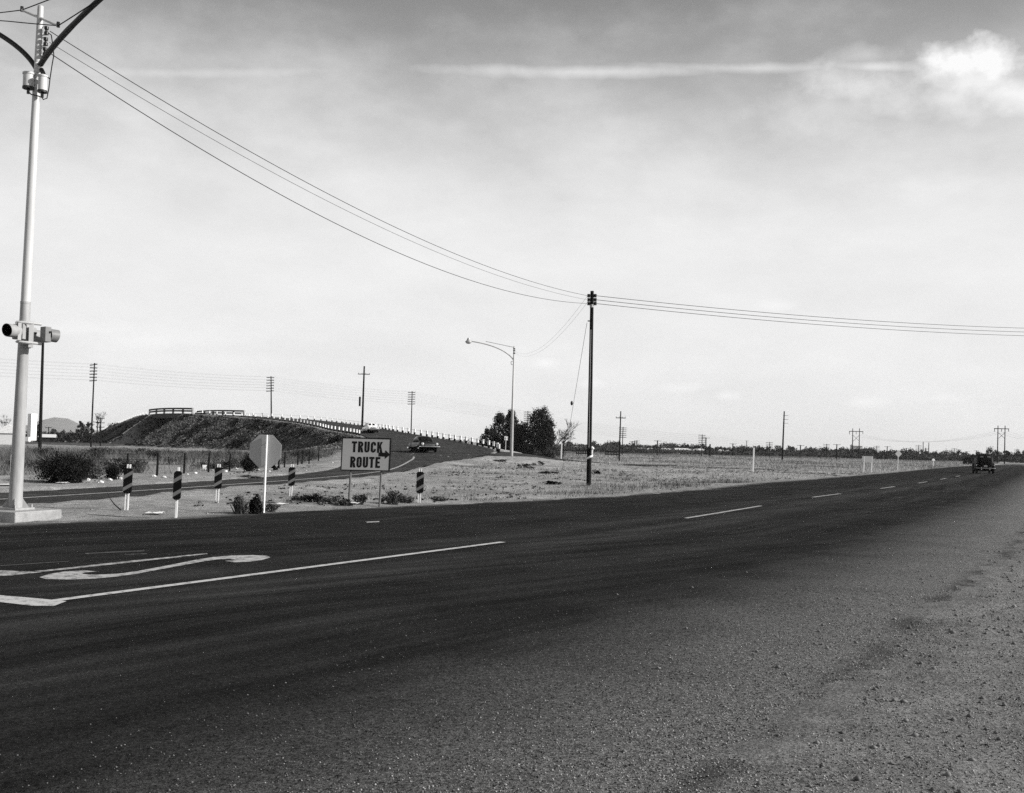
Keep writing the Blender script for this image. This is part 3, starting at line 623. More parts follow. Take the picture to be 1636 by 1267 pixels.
# signal cluster: pipe frame and three one-lens heads
def cl_(x, y, dy=0): return sp(x / 14.873, 500 + y / 14.873, dy)
for y in (232, 700):
    MB().tube([cl_(400, y - 22, -.30), cl_(470, y - 12, -.31), cl_(700, y + 8, -.26), cl_(985, y + 38, -.12)], .028, 8).build('frame_pipe', 'pole_white', SP, True)
    MB().tube([cl_(400, y - 22, -.30), cl_(395, y + (25 if y < 400 else -30), -.30)], .03, 8).build('frame_pipe', 'pole_white', SP, True)
for y in (190, 790):
    MB().tube([cl_(580, y, 0), cl_(580, y + 45, 0)], .118, 18).build('pole_band', 'pole_grey', SP)
def head(bc, axis, size, label, vl=.27, pm='head_paint'):
    axis = Vector(axis).normalized(); up = Vector((0, 0, 1)); sd = axis.cross(up).normalized()
    hd = MB(); w, h, dpt = size
    hd.prism([(-w / 2, -h / 2), (w / 2, -h / 2), (w / 2, h / 2), (-w / 2, h / 2)], bc - axis * dpt, up.cross(axis).normalized() * -1, up, 0)
    hd = MB(); vs = []
    for s_ in (-dpt, 0):
        for x, y in ((-1, -1), (1, -1), (1, 1), (-1, 1)): vs.append(bc + axis * s_ + sd * x * w / 2 + up * y * h / 2)
    hd.add(vs, [(3, 2, 1, 0), (4, 5, 6, 7)] + [(i, (i + 1) % 4, 4 + (i + 1) % 4, 4 + i) for i in range(4)])
    ho = hd.build('signal_head', pm, SP); ho['label'] = label
    bvm = ho.modifiers.new('b', 'BEVEL'); bvm.width = .012; bvm.segments = 2
    # visor: open sleeve, inside dark, cut slanting
    vz = MB(); n = 24; R1 = .128; vs = []; fs = []
    for rr in (R1, R1 - .008):
        for s_ in (0, 1):
            for j in range(n):
                t = 2 * pi * j / n; ln = (vl + .02 * sin(t)) * s_
                vs.append(bc + axis * ln + (sd * cos(t) + up * sin(t)) * rr)
    for j in range(n):
        k = (j + 1) % n
        fs += [(j, k, n + k, n + j), (2 * n + j, 3 * n + j, 3 * n + k, 2 * n + k), (n + j, n + k, 3 * n + k, 3 * n + j)]
    me = vz.add(vs, fs).mesh('visor', pm, True); me.materials.append(M['black_paint'])
    for p in me.polygons:
        if p.index % 3 == 1: p.material_index = 1
    link('visor', me, ho)
    MB().tube([bc + axis * .005, bc + axis * .03], R1 - .012, 20).build('lens', 'black_paint', ho)
    MB().box(bc - axis * .03 + sd * (w / 2 + .012) + up * .05, (.03, .03, .03)).build('latch', 'dark_metal', ho)
    return ho
head(cl_(415, 440, -.28), (-.333, -.938, -.0), (.27, .30, .10), 'signal head on the left, its open black visor turned to the camera')
head(cl_(1160, 525, -.05), (.62, .78, -.05), (.20, .30, .13), 'signal head on the right, facing away to the right', .17, 'head_grey')
head(cl_(760, 545, .10), (.45, .89, 0), (.27, .31, .16), 'signal head behind the pole, facing the ramp')
MB().box(cl_(465, 440, -.36), (.06, .05, .34), .5).build('hinge_plate', 'pole_white', SP)
MB().box(cl_(742, 520, -.22), (.085, .06, .50), .4).build('terminal_box', 'pole_white', SP)

# ------------------------------------------------------------------ signs near the road
def octagon(R): return [(R * cos(pi / 8 + k * pi / 4), R * sin(pi / 8 + k * pi / 4)) for k in range(8)]
sb = onto(422, 820); SS = thing('stop_sign', 'back of a grey octagonal stop sign on a leaning white post', 'road sign', sb)
tp = at(427.5, 695, sb.y) - sb
ang = radians(-5)                                                    # sign faces away from the camera and to the left
U = Vector((cos(ang), sin(ang), 0)); V = (tp.normalized()); 
N = U.cross(V).normalized()                                           # points to the camera side
cen = at(424, 720.5, sb.y) - sb
MB().prism(octagon(.395), cen, U, V, .012).build('sign_plate', 'sign_back', SS)
pp = [Vector((0, 0, -.2)), tp]
pm = MB(); w = .045
for q in (0,):
    pm.tube([p + N * .05 for p in pp], [.026, .024], 10)
pm.build('post', 'white_paint', SS, True)
for f in (.62, .90): MB().tube([tp * f + N * .02, tp * f + N * .085], .012, 6).build('bolt', 'grey_metal', SS)

# truck route sign
b1, b2 = onto(561, 809.5), onto(606, 808)
TS = thing('truck_route_sign', 'rectangular grey sign reading TRUCK ROUTE with a right arrow on two posts', 'road sign', (b1 + b2) / 2)
Yc = (b1.y + b2.y) / 2
tl, tr, bl, brr = [at(u, v, Yc) for u, v in ((548.2, 699.5), (623.2, 701), (547, 750.3), (620.6, 752.6))]
U = Vector((cos(radians(12)), sin(radians(12)), 0)); cS = (tl + tr + bl + brr) / 4
Wd, Hd = 1.235, .835; V = Vector((.022, 0, 1)).normalized(); N = U.cross(V).normalized()      # camera side
o0 = cS - TS.location - U * Wd / 2 - V * Hd / 2
R4 = lambda x0, y0, x1, y1: [(x0, y0), (x1, y0), (x1, y1), (x0, y1)]
MB().prism(R4(0, 0, Wd, Hd), o0, U, V, .012).build('sign_board', 'sign_face', TS)
fr = MB(); e = .022
for q in (R4(-.004, -.004, Wd + .004, e), R4(-.004, Hd - e, Wd + .004, Hd + .004), R4(-.004, e, e, Hd - e), R4(Wd - e, e, Wd + .004, Hd - e)): fr.prism(q, o0 + N * -.002, U, V, .022)
fr.build('border', 'black_paint', TS)
for bb, lb in ((b1, 'l'), (b2, 'r')):
    q = bb - TS.location; k = (q - (cS - TS.location)).dot(U); top = (cS - TS.location) + U * k + V * Hd * .45 - N * .035; ft = top - V * (top.z - q.z + .2)
    MB().tube([ft, top], .028, 8).build('post', 'sign_post', TS, True)
# lettering: heavy block letters cut from strokes
def stroke(pts, w):
    out = []
    for (a_, b_) in zip(pts[:-1], pts[1:]):
        a_, b_ = Vector(a_), Vector(b_); t = (b_ - a_).normalized(); n = Vector((-t.y, t.x)) * w / 2
        e = t * w * .0; out.append([a_ - n - e, b_ - n + e, b_ + n + e, a_ + n - e])
    return out
def arc(cx, cy, rx, ry, a0, a1, n=7): return [(cx + rx * cos(radians(a0 + (a1 - a0) * i / n)), cy + ry * sin(radians(a0 + (a1 - a0) * i / n))) for i in range(n + 1)]
def ring(outer, inner):
    n = len(outer); return [[outer[i], outer[i + 1], inner[i + 1], inner[i]] for i in range(n - 1)]
LW, LH, SW = .128, .275, .053
def letter(ch):
    w, h, s = LW, LH, SW; r = w / 2; P = []
    if ch == 'T': P = [R4(0, h - s, w, h), R4(w / 2 - s / 2, 0, w / 2 + s / 2, h - s)]
    if ch == 'E': P = [R4(0, 0, s, h), R4(s, h - s, w * .92, h), R4(s, 0, w * .92, s), R4(s, h / 2 - s * .45, w * .82, h / 2 + s * .45)]
    if ch in 'OCU':
        up_o = arc(r, h - r, r, r, 180, 0); up_i = arc(r, h - r, r - s, r - s * .9, 180, 0); lo_o = arc(r, r, r, r, 180, 360); lo_i = arc(r, r, r - s, r - s * .9, 180, 360)
        if ch != 'U': P += ring(up_o, up_i)
        P += ring(lo_o, lo_i)
        tp_ = h if ch == 'U' else h - r
        P += [R4(0, r, s, tp_)]
        if ch == 'C': P += [R4(w - s, h - r - .03, w, h - r), R4(w - s, r, w, r + .03)]
        else: P += [R4(w - s, r, w, tp_)]
    if ch == 'R':
        q = h * .27; cy = h - q
        P = [R4(0, 0, s, h), R4(s, h - s * .9, w - q * .9, h), R4(s, h - 2 * q, w - q * .9, h - 2 * q + s * .9)]
        P += ring(arc(w - q * .9, cy, q * .9, q, 90, -90), arc(w - q * .9, cy, q * .9 - s, q - s * .9, 90, -90))
        P += [[(w * .42, h - 2 * q), (w * .42 + s, h - 2 * q), (w + .004, 0), (w - s, 0)]]
    if ch == 'K':
        P = [R4(0, 0, s, h), [(s, h * .34), (s, h * .56), (w - s * .9, h), (w + .006, h)], [(s + .012, h * .50), (s + .042, h * .66), (w + .010, 0), (w - s * .95, 0)]]
    return P
def put_text(text, x, y, adv):
    for ch in text:
        mbl = MB()
        for i, p in enumerate(letter(ch)): mbl.prism([(x + q[0], y + q[1]) for q in p], o0 + N * (.0125 + .0004 * (i % 3)), U, V, .003)
        mbl.build('letter', 'black_paint', TS); x += adv
put_text('TRUCK', .252, .465, .160); put_text('ROUTE', .235, .080, .158)
arw = MB(); arw.prism(R4(.94, .375, 1.115, .470), o0 + N * .0165, U, V, .003); arw.prism([(1.105, .315), (1.222, .4225), (1.105, .535)], o0 + N * .0168, U, V, .003); arw.build('arrow', 'black_paint', TS)

# striped hazard boards
def clip_poly(poly, a, b, c):
    """keep a*x+b*y<=c"""
    out = []
    for i in range(len(poly)):
        p, q = poly[i], poly[(i + 1) % len(poly)]; dp, dq = a * p[0] + b * p[1] - c, a * q[0] + b * q[1] - c
        if dp <= 0: out.append(p)
        if dp * dq < 0: t = dp / (dp - dq); out.append((p[0] + (q[0] - p[0]) * t, p[1] + (q[1] - p[1]) * t))
    return out
def hazard(u, v, vtop, bt, bb, label, wide, bw=.19, dim=False, yaw=8):
    b = onto(u, v); o = thing('hazard_marker', label, 'hazard marker', b, 0, 'striped hazard markers on the traffic island')
    k = b.y / FPX; ht = (v - vtop) * k; z1, z0 = (v - bt) * k, (v - bb) * k; hb = z1 - z0
    U = Vector((cos(radians(yaw)), sin(radians(yaw)), 0)); V = Vector((.02 + random.uniform(-.004, .01), 0, 1)).normalized(); N = U.cross(V).normalized()
    c = .04; w = bw / 2
    pol = [(-w + c, z0), (w - c, z0), (w, z0 + c), (w, z1 - c), (w - c, z1), (-w + c, z1), (-w, z1 - c), (-w, z0 + c)]
    MB().prism(pol, N * .045, U, V, .014).build('board', 'black_paint', o)
    for cz in (z0 + hb * .20, z0 + hb * .68):
        q = clip_poly(pol, -.62, 1, cz + .07); q = clip_poly(q, .62, -1, -(cz - .012))
        if len(q) > 2: MB().prism(q, N * .0595, U, V, .002).build('stripe', 'stripe_grey', o)
    ps = MB()
    if wide:
        for x in (-.028, .028): ps.prism([(x - .013, -.2), (x + .013, -.2), (x + .013, ht), (x - .013, ht)], N * .0, U, V, .04)
        ps.prism([(-.015, -.2), (.015, -.2), (.015, ht - .01), (-.015, ht - .01)], N * -.004, U, V, .012)
    else: ps.prism([(-.018, -.2), (.022, -.2), (.022, ht), (-.018, ht)], N * -.02, U, V, .055)
    ps.build('post', 'white_paint', o)
hazard(202, 815, 742, 748, 788, 'striped hazard board nearest the signal pole', True)
hazard(281, 828, 747, 753, 799, 'tall dim striped hazard board closest to the main road, on a thin post', False, .16)
hazard(347, 803, 742, 747, 781, 'striped hazard board just left of the stop sign', True)
hazard(464.5, 793, 742, 746.5, 776, 'striped hazard board between the stop sign and the truck sign', True, .19)
hazard(669.5, 803, 749, 754, 788, 'striped hazard board alone right of the truck sign', True, .20)

# ------------------------------------------------------------------ poles
arm_dir = Vector((.746, -.666, 0))
_arm = {}
def arm_mesh(w, d, pins, m):
    key = (round(w, 2), round(d.x, 2), pins, m)
    if key not in _arm:
        mb = MB().box((0, 0, 0), (w, .11, .13), atan2(d.y, d.x))
        for k in range(pins):
            s = (k / (pins - 1) - .5) * w * .94
            if abs(s) > .1: mb.tube([d * s + Vector((0, 0, .06)), d * s + Vector((0, 0, .24))], .035, 5)
        _arm[key] = mb.mesh('crossarm', m)
    return _arm[key]
def pole(name, label, base, top, r0, r1, arms=(), d=arm_dir, m='far_wood', group=None, cat='utility pole', pins=6, tilt=0):
    o = thing(name, label, cat, base, 0, group); t = Vector(top) - Vector(base)
    MB().tube([Vector((0, 0, -.4)), t * .5, t], [r0, (r0 + r1) / 2, r1], 10).build('shaft', m, o, True)
    for k, (dz, w) in enumerate(arms):
        c = t - Vector((0, 0, dz)) - Vector((d.y, -d.x, 0)) * -(r1 + .05)
        a_ = link('crossarm', arm_mesh(w, d, pins, m), o, c)
        if tilt: a_.rotation_euler = (0, random.uniform(-tilt, tilt), 0)
    return o
def ground_at(u, Y):
    d = ray(u, 720); x = d.x * Y / d.y; return Vector((x, Y, H1(x, Y)))
# the wooden pole beside the road
pb = onto(940.5, 776); pt = at(946, 465, pb.y)
WP = pole('wooden_pole', 'dark wooden pole standing alone beside the main road', pb, pt, .108, .076, m='pole_wood')
WI = []; WR = []
tv = (pt - pb)
for v in (472.5, 479, 485):
    for sg in (-1, 1):
        c = at(945.8 + sg * 5.2, v, pb.y - .02) - pb
        MB().tube([c + Vector((-sg * .16, 0, 0)), c], .015, 6).build('pin', 'dark_metal', WP)
        MB().tube([c + Vector((0, 0, z)) for z in (-.075, -.07, -.02, 0, .02, .07, .075)], [.03, .066, .066, .04, .066, .066, .03], 10).build('insulator', 'insulator', WP, True)
        (WI if sg < 0 else WR).append(pb + c + Vector((sg * .05, 0, 0)))
MB().tube([tv * (1 - .085), tv * (1 - .070)], .092, 14).build('band', 'grey_metal', WP)
MB().tube([tv * .93 + Vector((-.07, -.05, 0)), tv * .93 + Vector((-.14, -.05, 0))], .03, 6).build('bolt', 'dark_metal', WP)
MB().tube([tv * .845 + Vector((-.07, 0, 0)), tv * .845 + Vector((-.17, 0, 0))], .025, 6).build('bolt', 'dark_metal', WP)
MB().tube([tv * .80 + Vector((-.03, -.08, 0)), tv * .5 + Vector((-.028, -.095, 0)), tv * .19 + Vector((-.026, -.105, 0))], .009, 6).build('ground_wire', 'grey_metal', WP)
def rag(c, r, n, lb):
    mb = MB(); mb.ell(c, r, 14, 9); me = mb.mesh('rag', 'rag', True)
    for v in me.vertices: v.co += Vector(v.co - Vector(c)).normalized() * (mnoise.noise(v.co * 14) * .05)
    return me
me = rag((0, 0, 0), (.062, .062, .07), 9, ''); o = link('knotted_rag', me, None, at(946.6, 715.5, pb.y - .14)); tag(o, 'white knotted rag bulging from the right of the wooden pole', 'rag')
MB().tube([Vector((.0, 0, -.05)), Vector((-.015, .02, -.18)), Vector((-.02, .02, -.29))], [.035, .04, .02], 8).build('tail', 'rag', o, True)
mb = MB(); pts = []
for k in range(9):
    t = radians(-200 + k * 28); pts.append(Vector((cos(t) * .118, sin(t) * .118, -.08 + k * .026)))
o = tag(mb.tube(pts, [.02, .03, .04, .045, .05, .045, .04, .03, .02], 8).build('cloth_band', 'rag', None, True), 'white cloth band tied slanting round the wooden pole', 'rag'); o.location = at(942.0, 731, pb.y)

# street lamp
lb_ = Vector((*at(817, 728, 104.).xy, 0)); lb_.z = at(817, 728, 104).z; lt = at(821.5, 553, 104)
LP = thing('street_lamp', 'slim pale street lamp with one curved arm at the ramp mouth', 'street lamp', lb_)
lv = lt - lb_; MB().tube([Vector((0, 0, -.6)), lv * .42], [.17, .14], 12).build('lower_shaft', 'pole_grey', LP, True); MB().tube([lv * .42, lv], [.12, .065], 12).build('upper_shaft', 'pole_white', LP, True)
q = lambda u, v: at(u, v, 104) - lb_
MB().tube(bez(q(820.5, 575), q(805, 553), q(752, 545), 12), [.06] * 12, 7).build('arm', 'pole_white', LP, True)
MB().tube([q(821, 555), q(776, 545.5)], .02, 5).build('arm_brace', 'wire', LP)
for v in (557, 560, 564): MB().tube([q(821.5, v - .6), q(821.5, v + 1.2)], .11, 7).build('insulator', 'insulator', LP, True)
MB().tube([q(819, 577), q(816.5, 578), q(816.5, 582), q(819, 583)], .03, 5).build('conduit', 'grey_metal', LP)
lh = MB(); c = q(748.5, 545.5); lh.tube([c + Vector((0, 0, z)) for z in (.34, .30, .12, .0, -.06)], [.06, .12, .17, .31, .33], 14).build('lamp_hood', 'grey_metal', LP, True)
MB().ell(c + Vector((0, 0, -.07)), (.28, .28, .17), 12, 8).build('lamp_globe', 'lens', LP, True)

# telegraph line along the railway, arms six deep
TEL = [(145, 151, 580, 205, 'tall six-armed telegraph pole standing left of the overpass bridge'), (432, 433, 601, 244, 'six-armed telegraph pole rising over the crest of the ramp embankment'), (656, 658.5, 625, 283, 'six-armed telegraph pole right of the white sedan'),
       (842, 843.5, 656.5, 312, 'six-armed telegraph pole poking out of the dark trees'), (994, 995.5, 682, 345, 'six-armed telegraph pole next to the single-arm pole'), (1121, 1122, 694, 372, 'six-armed telegraph pole in the open field, short and broad')]
tel = []
for i, (ub, ut, vt, Y, lb) in enumerate(TEL):
    b = ground_at(ub, Y); t = at(ut, vt, Y); d = arm_dir
    pole('telegraph_pole', lb, b, t, .17, .11, [(.35 + .6 * k, 2.7) for k in range(6)], d, group='telegraph poles along the railway', tilt=.06); tel.append(t)
for u, vt, Y in ((1229, 706, 405), (1320, 709, 438), (1400, 712, 471), (1467, 711, 504), (1524, 716, 537), (1579, 714, 570), (1624, 717, 603), (1660, 719, 636)):
    b = ground_at(u, Y); t = at(u + .8, vt, Y)
    pole('telegraph_pole', 'small distant telegraph pole in the line dwindling along the far side of the field', b, t, .17, .12, [(.3 + .6 * k, 2.7) for k in range(5)], group='telegraph poles along the railway', pins=2); tel.append(t)
pre = Vector((-78 - 29.5, 205 - 33, 0)); pre.z = tel[0].z
tel = [pre] + tel
def wire(pts, sag, r, label, cat='wire', name='overhead_wire', group=None, m='wire', n=22):
    mb = MB(); P = []
    for a_, b_ in zip(pts[:-1], pts[1:]):
        L_ = (b_ - a_).length
        for t in np.linspace(0, 1, n, endpoint=False): P.append(a_.lerp(b_, t) - Vector((0, 0, sag * L_ / 40 * 4 * t * (1 - t))))
    P.append(pts[-1]); mb.tube(P, r, 4, False); return tag(mb.build(name, m), label, cat, group)
for k in range(6):
    for sd in (-1.1, 1.1):
        wire([t - Vector((0, 0, .2 + .6 * k)) + arm_dir * sd for t in tel[:8]], .35, .008, 'hair thin telegraph wire between the six-armed poles', 'wire', 'telegraph_wire', 'telegraph wires', n=10)

# single poles
def single(ub, vb, ut, vt, Y, r, label, arms=(), d=Vector((1, 0, 0)), pins=4, z=None):
    b = ground_at(ub, Y); t = at(ut, vt, Y); return pole('utility_pole', label, b, t, r, r * .65, arms, d, pins=pins)
single(63.5, 718, 69, 536, 101, .17, 'plain dark pole behind the right signal head')
o = single(577.5, 678, 582, 585, 196, .20, 'tall dark pole with one crossarm behind the white sedan', [(1.45, 2.1)])
MB().box((-.55, 0, 4.6), (.30, .3, 1.7)).build('side_stub', 'far_wood', o)
single(989.5, 735, 991.8, 657, 186, .145, 'tall pole with a single crossarm right of the wooden pole', [(1.15, 1.65)])
o = single(1250, 733, 1253, 657, 330, .28, 'tallest bare pole rising from the field at the right'); t = at(1253, 657, 330) - Vector(o.location)
for dz in (1.3, 2.5, 3.6): MB().box(t + Vector((.45, 0, -dz)), (1.6, .08, .1)).build('side_pin', 'far_wood', o)
single(1134, 729, 1134.5, 709.5, 385, .38, 'thick short post in the field beside the six-armed pole')
single(900, 725, 901.3, 699, 235, .14, 'short T-shaped pole at the right edge of the dark trees', [(.25, 1.7)])
for u, vt, Y, w, lb in ((1050.5, 703.5, 385, 2.5, 'T-shaped pole standing in the field left of the broad six-armed pole'), (1171, 708.5, 420, 2.5, 'T-shaped pole in the field between the white stake and the broad pole'), (1279, 711, 430, 2.8, 'T-shaped pole right of the tallest bare pole')):
    b = ground_at(u - .6, Y); pole('utility_pole', lb, b, at(u, vt, Y), .25, .20, [(.2, w)], Vector((1, 0, 0)), group='T-shaped poles in the field', pins=2)
for u, vt, Y, na in ((1128, 699, 430, 1), (1243, 711.5, 520, 2), (1337, 709.7, 420, 1), (1417.5, 713, 520, 1), (1448, 716, 480, 1), (1479, 715.5, 560, 2), (1513, 719, 560, 1), (1532, 718, 590, 2), (1545, 721, 600, 1), (1560, 719.5, 640, 1), (1010, 705, 520, 3), (1014, 704.5, 540, 3), (1017.5, 703.5, 560, 3), (1193, 704, 700, 1), (1475, 706, 650, 0), (1484, 707, 650, 0), (1613, 722, 640, 0)):
    b = ground_at(u - .4, Y); pole('utility_pole', 'tiny distant pole among the dark trees on the horizon', b, at(u, vt, Y), .27, .2, [(.2 + .7 * k, 2.8) for k in range(na)], Vector((1, 0, 0)), group='tiny far poles on the horizon', pins=2)
for u, vt, Y, na, lb in ((155.6, 673, 240, 1, 'small pole with one crossarm behind the tall telegraph pole'), (161, 667, 225, 3, 'small pole with three crossarms left of the far embankment'), (8, 674, 260, 1, 'thin T-shaped pole behind the pale house'), (77.7, 682, 300, 1, 'thin pole by the low white roof')):
    b = ground_at(u - .8, Y); pole('utility_pole', lb, b, at(u, vt, Y), .15, .11, [(.2 + .9 * k, 1.7) for k in range(na)], Vector((1, 0, 0)), pins=2)
# H-frames
for ul, ur, vt, va, Y, vb, lb in ((1362.5, 1373.2, 684.5, 689.3, 470, 733, 'smaller H-shaped twin pole tower above the far trees'), (1594.5, 1605.8, 680, 685, 400, 737, 'larger H-shaped twin pole tower behind the old sedan')):
    b = ground_at((ul + ur) / 2 - .6, Y); o = thing('transmission_tower', lb, 'transmission tower', b)
    q = lambda u, v: at(u, v, Y) - b
    for u in (ul, ur): MB().tube([Vector((q(u - 1.1, 740).x, 0, -.3)), q(u, vt)], [.24, .15], 8).build('shaft', 'far_wood', o, True)
    wd = ur - ul; c = q((ul + ur) / 2, va); MB().box(c, (q(ur + .55 * wd, va) - q(ul - .55 * wd, va)).length * Vector((1, 0, 0)) + Vector((0, .25, .28))).build('crossarm', 'far_wood', o)
    for f in (-.5, .5, 1.5): MB().tube([q(ul + wd * f, va), q(ul + wd * f, va + 4.5)], .11, 6).build('insulator_string', 'insulator', o)
    MB().tube([q(ul, va + 6), q(ur, va + 16)], .07, 5).build('brace', 'far_wood', o); MB().tube([q(ur, va + 6), q(ul, va + 16)], .07, 5).build('brace', 'far_wood', o)
for f, lb in ((-.5, 'left'), (.5, 'middle'), (1.5, 'right')):
    wire([at(1362.5 + 10.7 * f, 694.5, 470), at(1594.5 + 11.3 * f, 689.5, 400), at(1900 + 11 * f, 690, 300)], 1.8, .018, 'thin transmission wire slung between the two H-shaped towers', 'wire', 'transmission_wire', 'transmission wires', n=20)

# wires from the signal pole to the wooden pole and on
for (a_, b_, lb) in ((0, 0, 'highest wire from the signal pole to the wooden pole'), (1, 1, 'middle wire from the signal pole to the wooden pole'), (2, 2, 'lowest wire sagging from the signal pole to the wooden pole')):
    wire([WS[a_], WI[b_]], (.80, .80, 1.15)[a_] * 40 / (WI[b_] - WS[a_]).length, (.0085, .0055, .0095)[a_], lb, n=50)
ends = [at(1900, 524, 75), at(1900, 530, 75), at(1900, 536, 75)]
for k, lb in enumerate(('top wire running right from the wooden pole', 'middle wire running right from the wooden pole', 'bottom wire running right from the wooden pole')):
    wire([WR[k], ends[k]], 1.15 * 40 / (ends[k] - WR[k]).length * .5, .013, lb, n=50)
for k, lb in enumerate(('upper service wire from the wooden pole to the street lamp', 'lower service wire from the wooden pole to the street lamp')):
    wire([WI[k * 1] if k == 0 else WI[1] - Vector((0, 0, .1)), at(821.7, 560 + 3 * k, 104)], 1.2 * 40 / 59, .004, lb, n=40)
wire([PB + ca, at(-60, 26, PB.y + 3)], .1, .011, 'wire leaving the left end of the signal pole crossarm'); wire([PB + ca, at(140, -25, PB.y - 3)], .05, .011, 'wire rising to the right from the left crossarm end')
wire([PB + cb, at(175, -12, PB.y - 3)], .05, .011, 'wire rising to the right from the right crossarm end'); wire([PB + cb, at(14, 34, PB.y), at(-60, 26, PB.y + 2)], .15, .011, 'wire leaving to the left behind the signal pole')
ga, gb = pb + tv * .835 + Vector((-.2, 0, 0)), onto(898, 728); gb = at(898, 726, 66)
GW = thing('guy_wire', 'thin slanting guy wire with an egg insulator left of the wooden pole', 'wire', gb)
MB().tube([Vector((0, 0, -1.2)), ga - gb], .010, 4).build('strand', 'wire', GW); e_ = (ga - gb) * .47
MB().ell(e_, (.07, .07, .12), 10, 7).build('insulator', 'insulator', GW, True)

# ------------------------------------------------------------------ wire fence in the weeds
fps = [(20, 762, 727), (90, 760, 726), (151, 757, 724), (204, 758, 724), (252, 762, 724), (295, 757, 724), (334, 752, 724), (367.6, 750, 724), (405, 748, 724), (446, 747, 724), (455, 746.5, 725), (476, 744, 725), (483, 743, 725), (494, 740, 725), (509, 738, 724)]
FY = [44, 46, 47.5, 49, 46.5, 51, 55, 58, 61, 64.5, 66, 71, 73, 78, 85]
o = thing('wire_fence', 'low wire fence on dark wooden posts along the weedy verge', 'fence', ground_at(204, 49)); tops = []
for (u, vb, vt), Y in zip(fps, FY):
    b = ground_at(u, Y); t = at(u + .7, vt, Y)
    if t.z - b.z < .9: t.z = b.z + .95
    MB().tube([b - o.location - Vector((0, 0, .2)), t - o.location], [.052, .045], 7).build('post', 'post_wood', o); tops.append((b, t))
for f in (.45, .7, .95): MB().tube([b.lerp(t, f) - o.location for b, t in sorted(tops, key=lambda x: x[0].y)], .004, 3).build('wire', 'wire', o)

# ------------------------------------------------------------------ small signs and stakes far off
def stake(u, vb, vt, Y, r, label, name='marker_stake', cat='stake'):
    b = ground_at(u - .7, Y); t = at(u + .5, vt, Y); o = MB().box(((t.z - b.z) / 2 - .1) * Vector((0, 0, 1)), (r * 2, r, t.z - b.z + .2)).build(name, 'white_paint'); o.location = b
    o.rotation_euler = (0, .02, 0); return tag(o, label, cat)
stake(1204.5, 752, 715, 92, .06, 'white wooden stake standing alone in the dirt field')
stake(897.5, 735, 708, 125, .08, 'thin pale stake at the right end of the dark trees')
b = ground_at(1386, 104); o = thing('small_sign', 'back of a small pale rectangular sign on two posts at the far verge', 'road sign', b)
q = lambda u, v: at(u, v, 104) - b
MB().prism([(0, 0), (1.02, 0), (1.02, .56), (0, .56)], q(1377.5, 738), (1, .0, 0), (0, 0, 1), .03).build('sign_plate', 'sign_back', o)
for u in (1380, 1392.5): MB().tube([q(u - .3, 754), q(u + .3, 729)], .045, 6).build('post', 'white_paint', o)
b = ground_at(1434.5, 150); o = thing('warning_sign', 'grey diamond warning sign on a white post beyond the rectangular sign', 'road sign', b)
q = lambda u, v: at(u, v, 150) - b
MB().prism([(0, -.52), (.48, 0), (0, .52), (-.48, 0)], q(1435.4, 725), (1, .1, 0), (0, 0, 1), .03).build('sign_plate', 'sign_back', o); MB().tube([Vector((0, .06, -.2)), q(1435, 724)], .045, 6).build('post', 'white_paint', o)
b = ground_at(1491, 205); o = thing('warning_sign', 'tiny white topped sign near the far bend of the road', 'road sign', b)
q = lambda u, v: at(u, v, 205) - b
MB().prism([(-.35, 0), (.35, 0), (.2, .3), (0, .42), (-.2, .3)], q(1491.3, 736), (1, .1, 0), (0, 0, 1), .03).build('sign_plate', 'white_paint', o); MB().tube([Vector((0, .06, -.2)), q(1491.2, 734)], .06, 6).build('post', 'white_paint', o)
b = at(807.5, 722.5, 118); b.z = at(807, 722, 118).z; o = thing('route_marker', 'small white route marker sign on a thin post before the dark trees', 'road sign', b)
q = lambda u, v: at(u, v, 118) - b
MB().prism([(0, 0), (.36, 0), (.36, .19), (0, .19)], q(805.8, 700), (1, .1, 0), (0, 0, 1), .02).build('sign_plate', 'white_paint', o); MB().prism([(0, 0), (.36, 0), (.36, .19), (0, .19)], q(805.8, 703.3), (1, .1, 0), (0, 0, 1), .02).build('sign_plate', 'white_paint', o)
MB().tube([Vector((0, .04, -.5)), q(808.2, 698.5)], .04, 6).build('post', 'pole_white', o)

# ------------------------------------------------------------------ buildings far left and far right
def house(name, label, base, w, d, h, rh, rz, wallm, roofm, group=None, chimney=False):
    o = thing(name, label, 'house', base, rz, group)
    MB().box((0, 0, h / 2 - .2), (w, d, h + .4)).build('wall', wallm, o)
    MB().add([(-w / 2 - .3, -d / 2 - .4, h), (w / 2 + .3, -d / 2 - .4, h), (w / 2 + .3, 0, h + rh), (-w / 2 - .3, 0, h + rh), (-w / 2 - .3, d / 2 + .4, h), (w / 2 + .3, d / 2 + .4, h)],
             [(0, 1, 2, 3), (3, 2, 5, 4), (0, 3, 4), (1, 5, 2), (0, 4, 5, 1)]).build('roof', roofm, o)
    for x in (-w * .25, w * .25): MB().box((x, -d / 2 - .01, h * .55), (w * .14, .06, h * .4)).build('window', 'glass', o)
    MB().box((w * .02, -d / 2 - .01, h * .4), (w * .1, .05, h * .75)).build('door', 'roof_dark', o); return o
house('house', 'pale house with a white gable roof behind the signal pole', ground_at(13, 215), 6, 5.5, 2.3, 1.7, radians(-68), 'house_wall', 'roof_light')
house('shed', 'dark low shed at the left edge beside the pale house', ground_at(0, 225), 2.6, 4, 1.6, .6, 0, 'roof_dark', 'roof_dark')['category'] = 'shed'
b = ground_at(50, 230); o = thing('white_tower', 'tall narrow white box on short legs right of the signal pole', 'tower', b)
q = lambda u, v: at(u, v, 230) - b
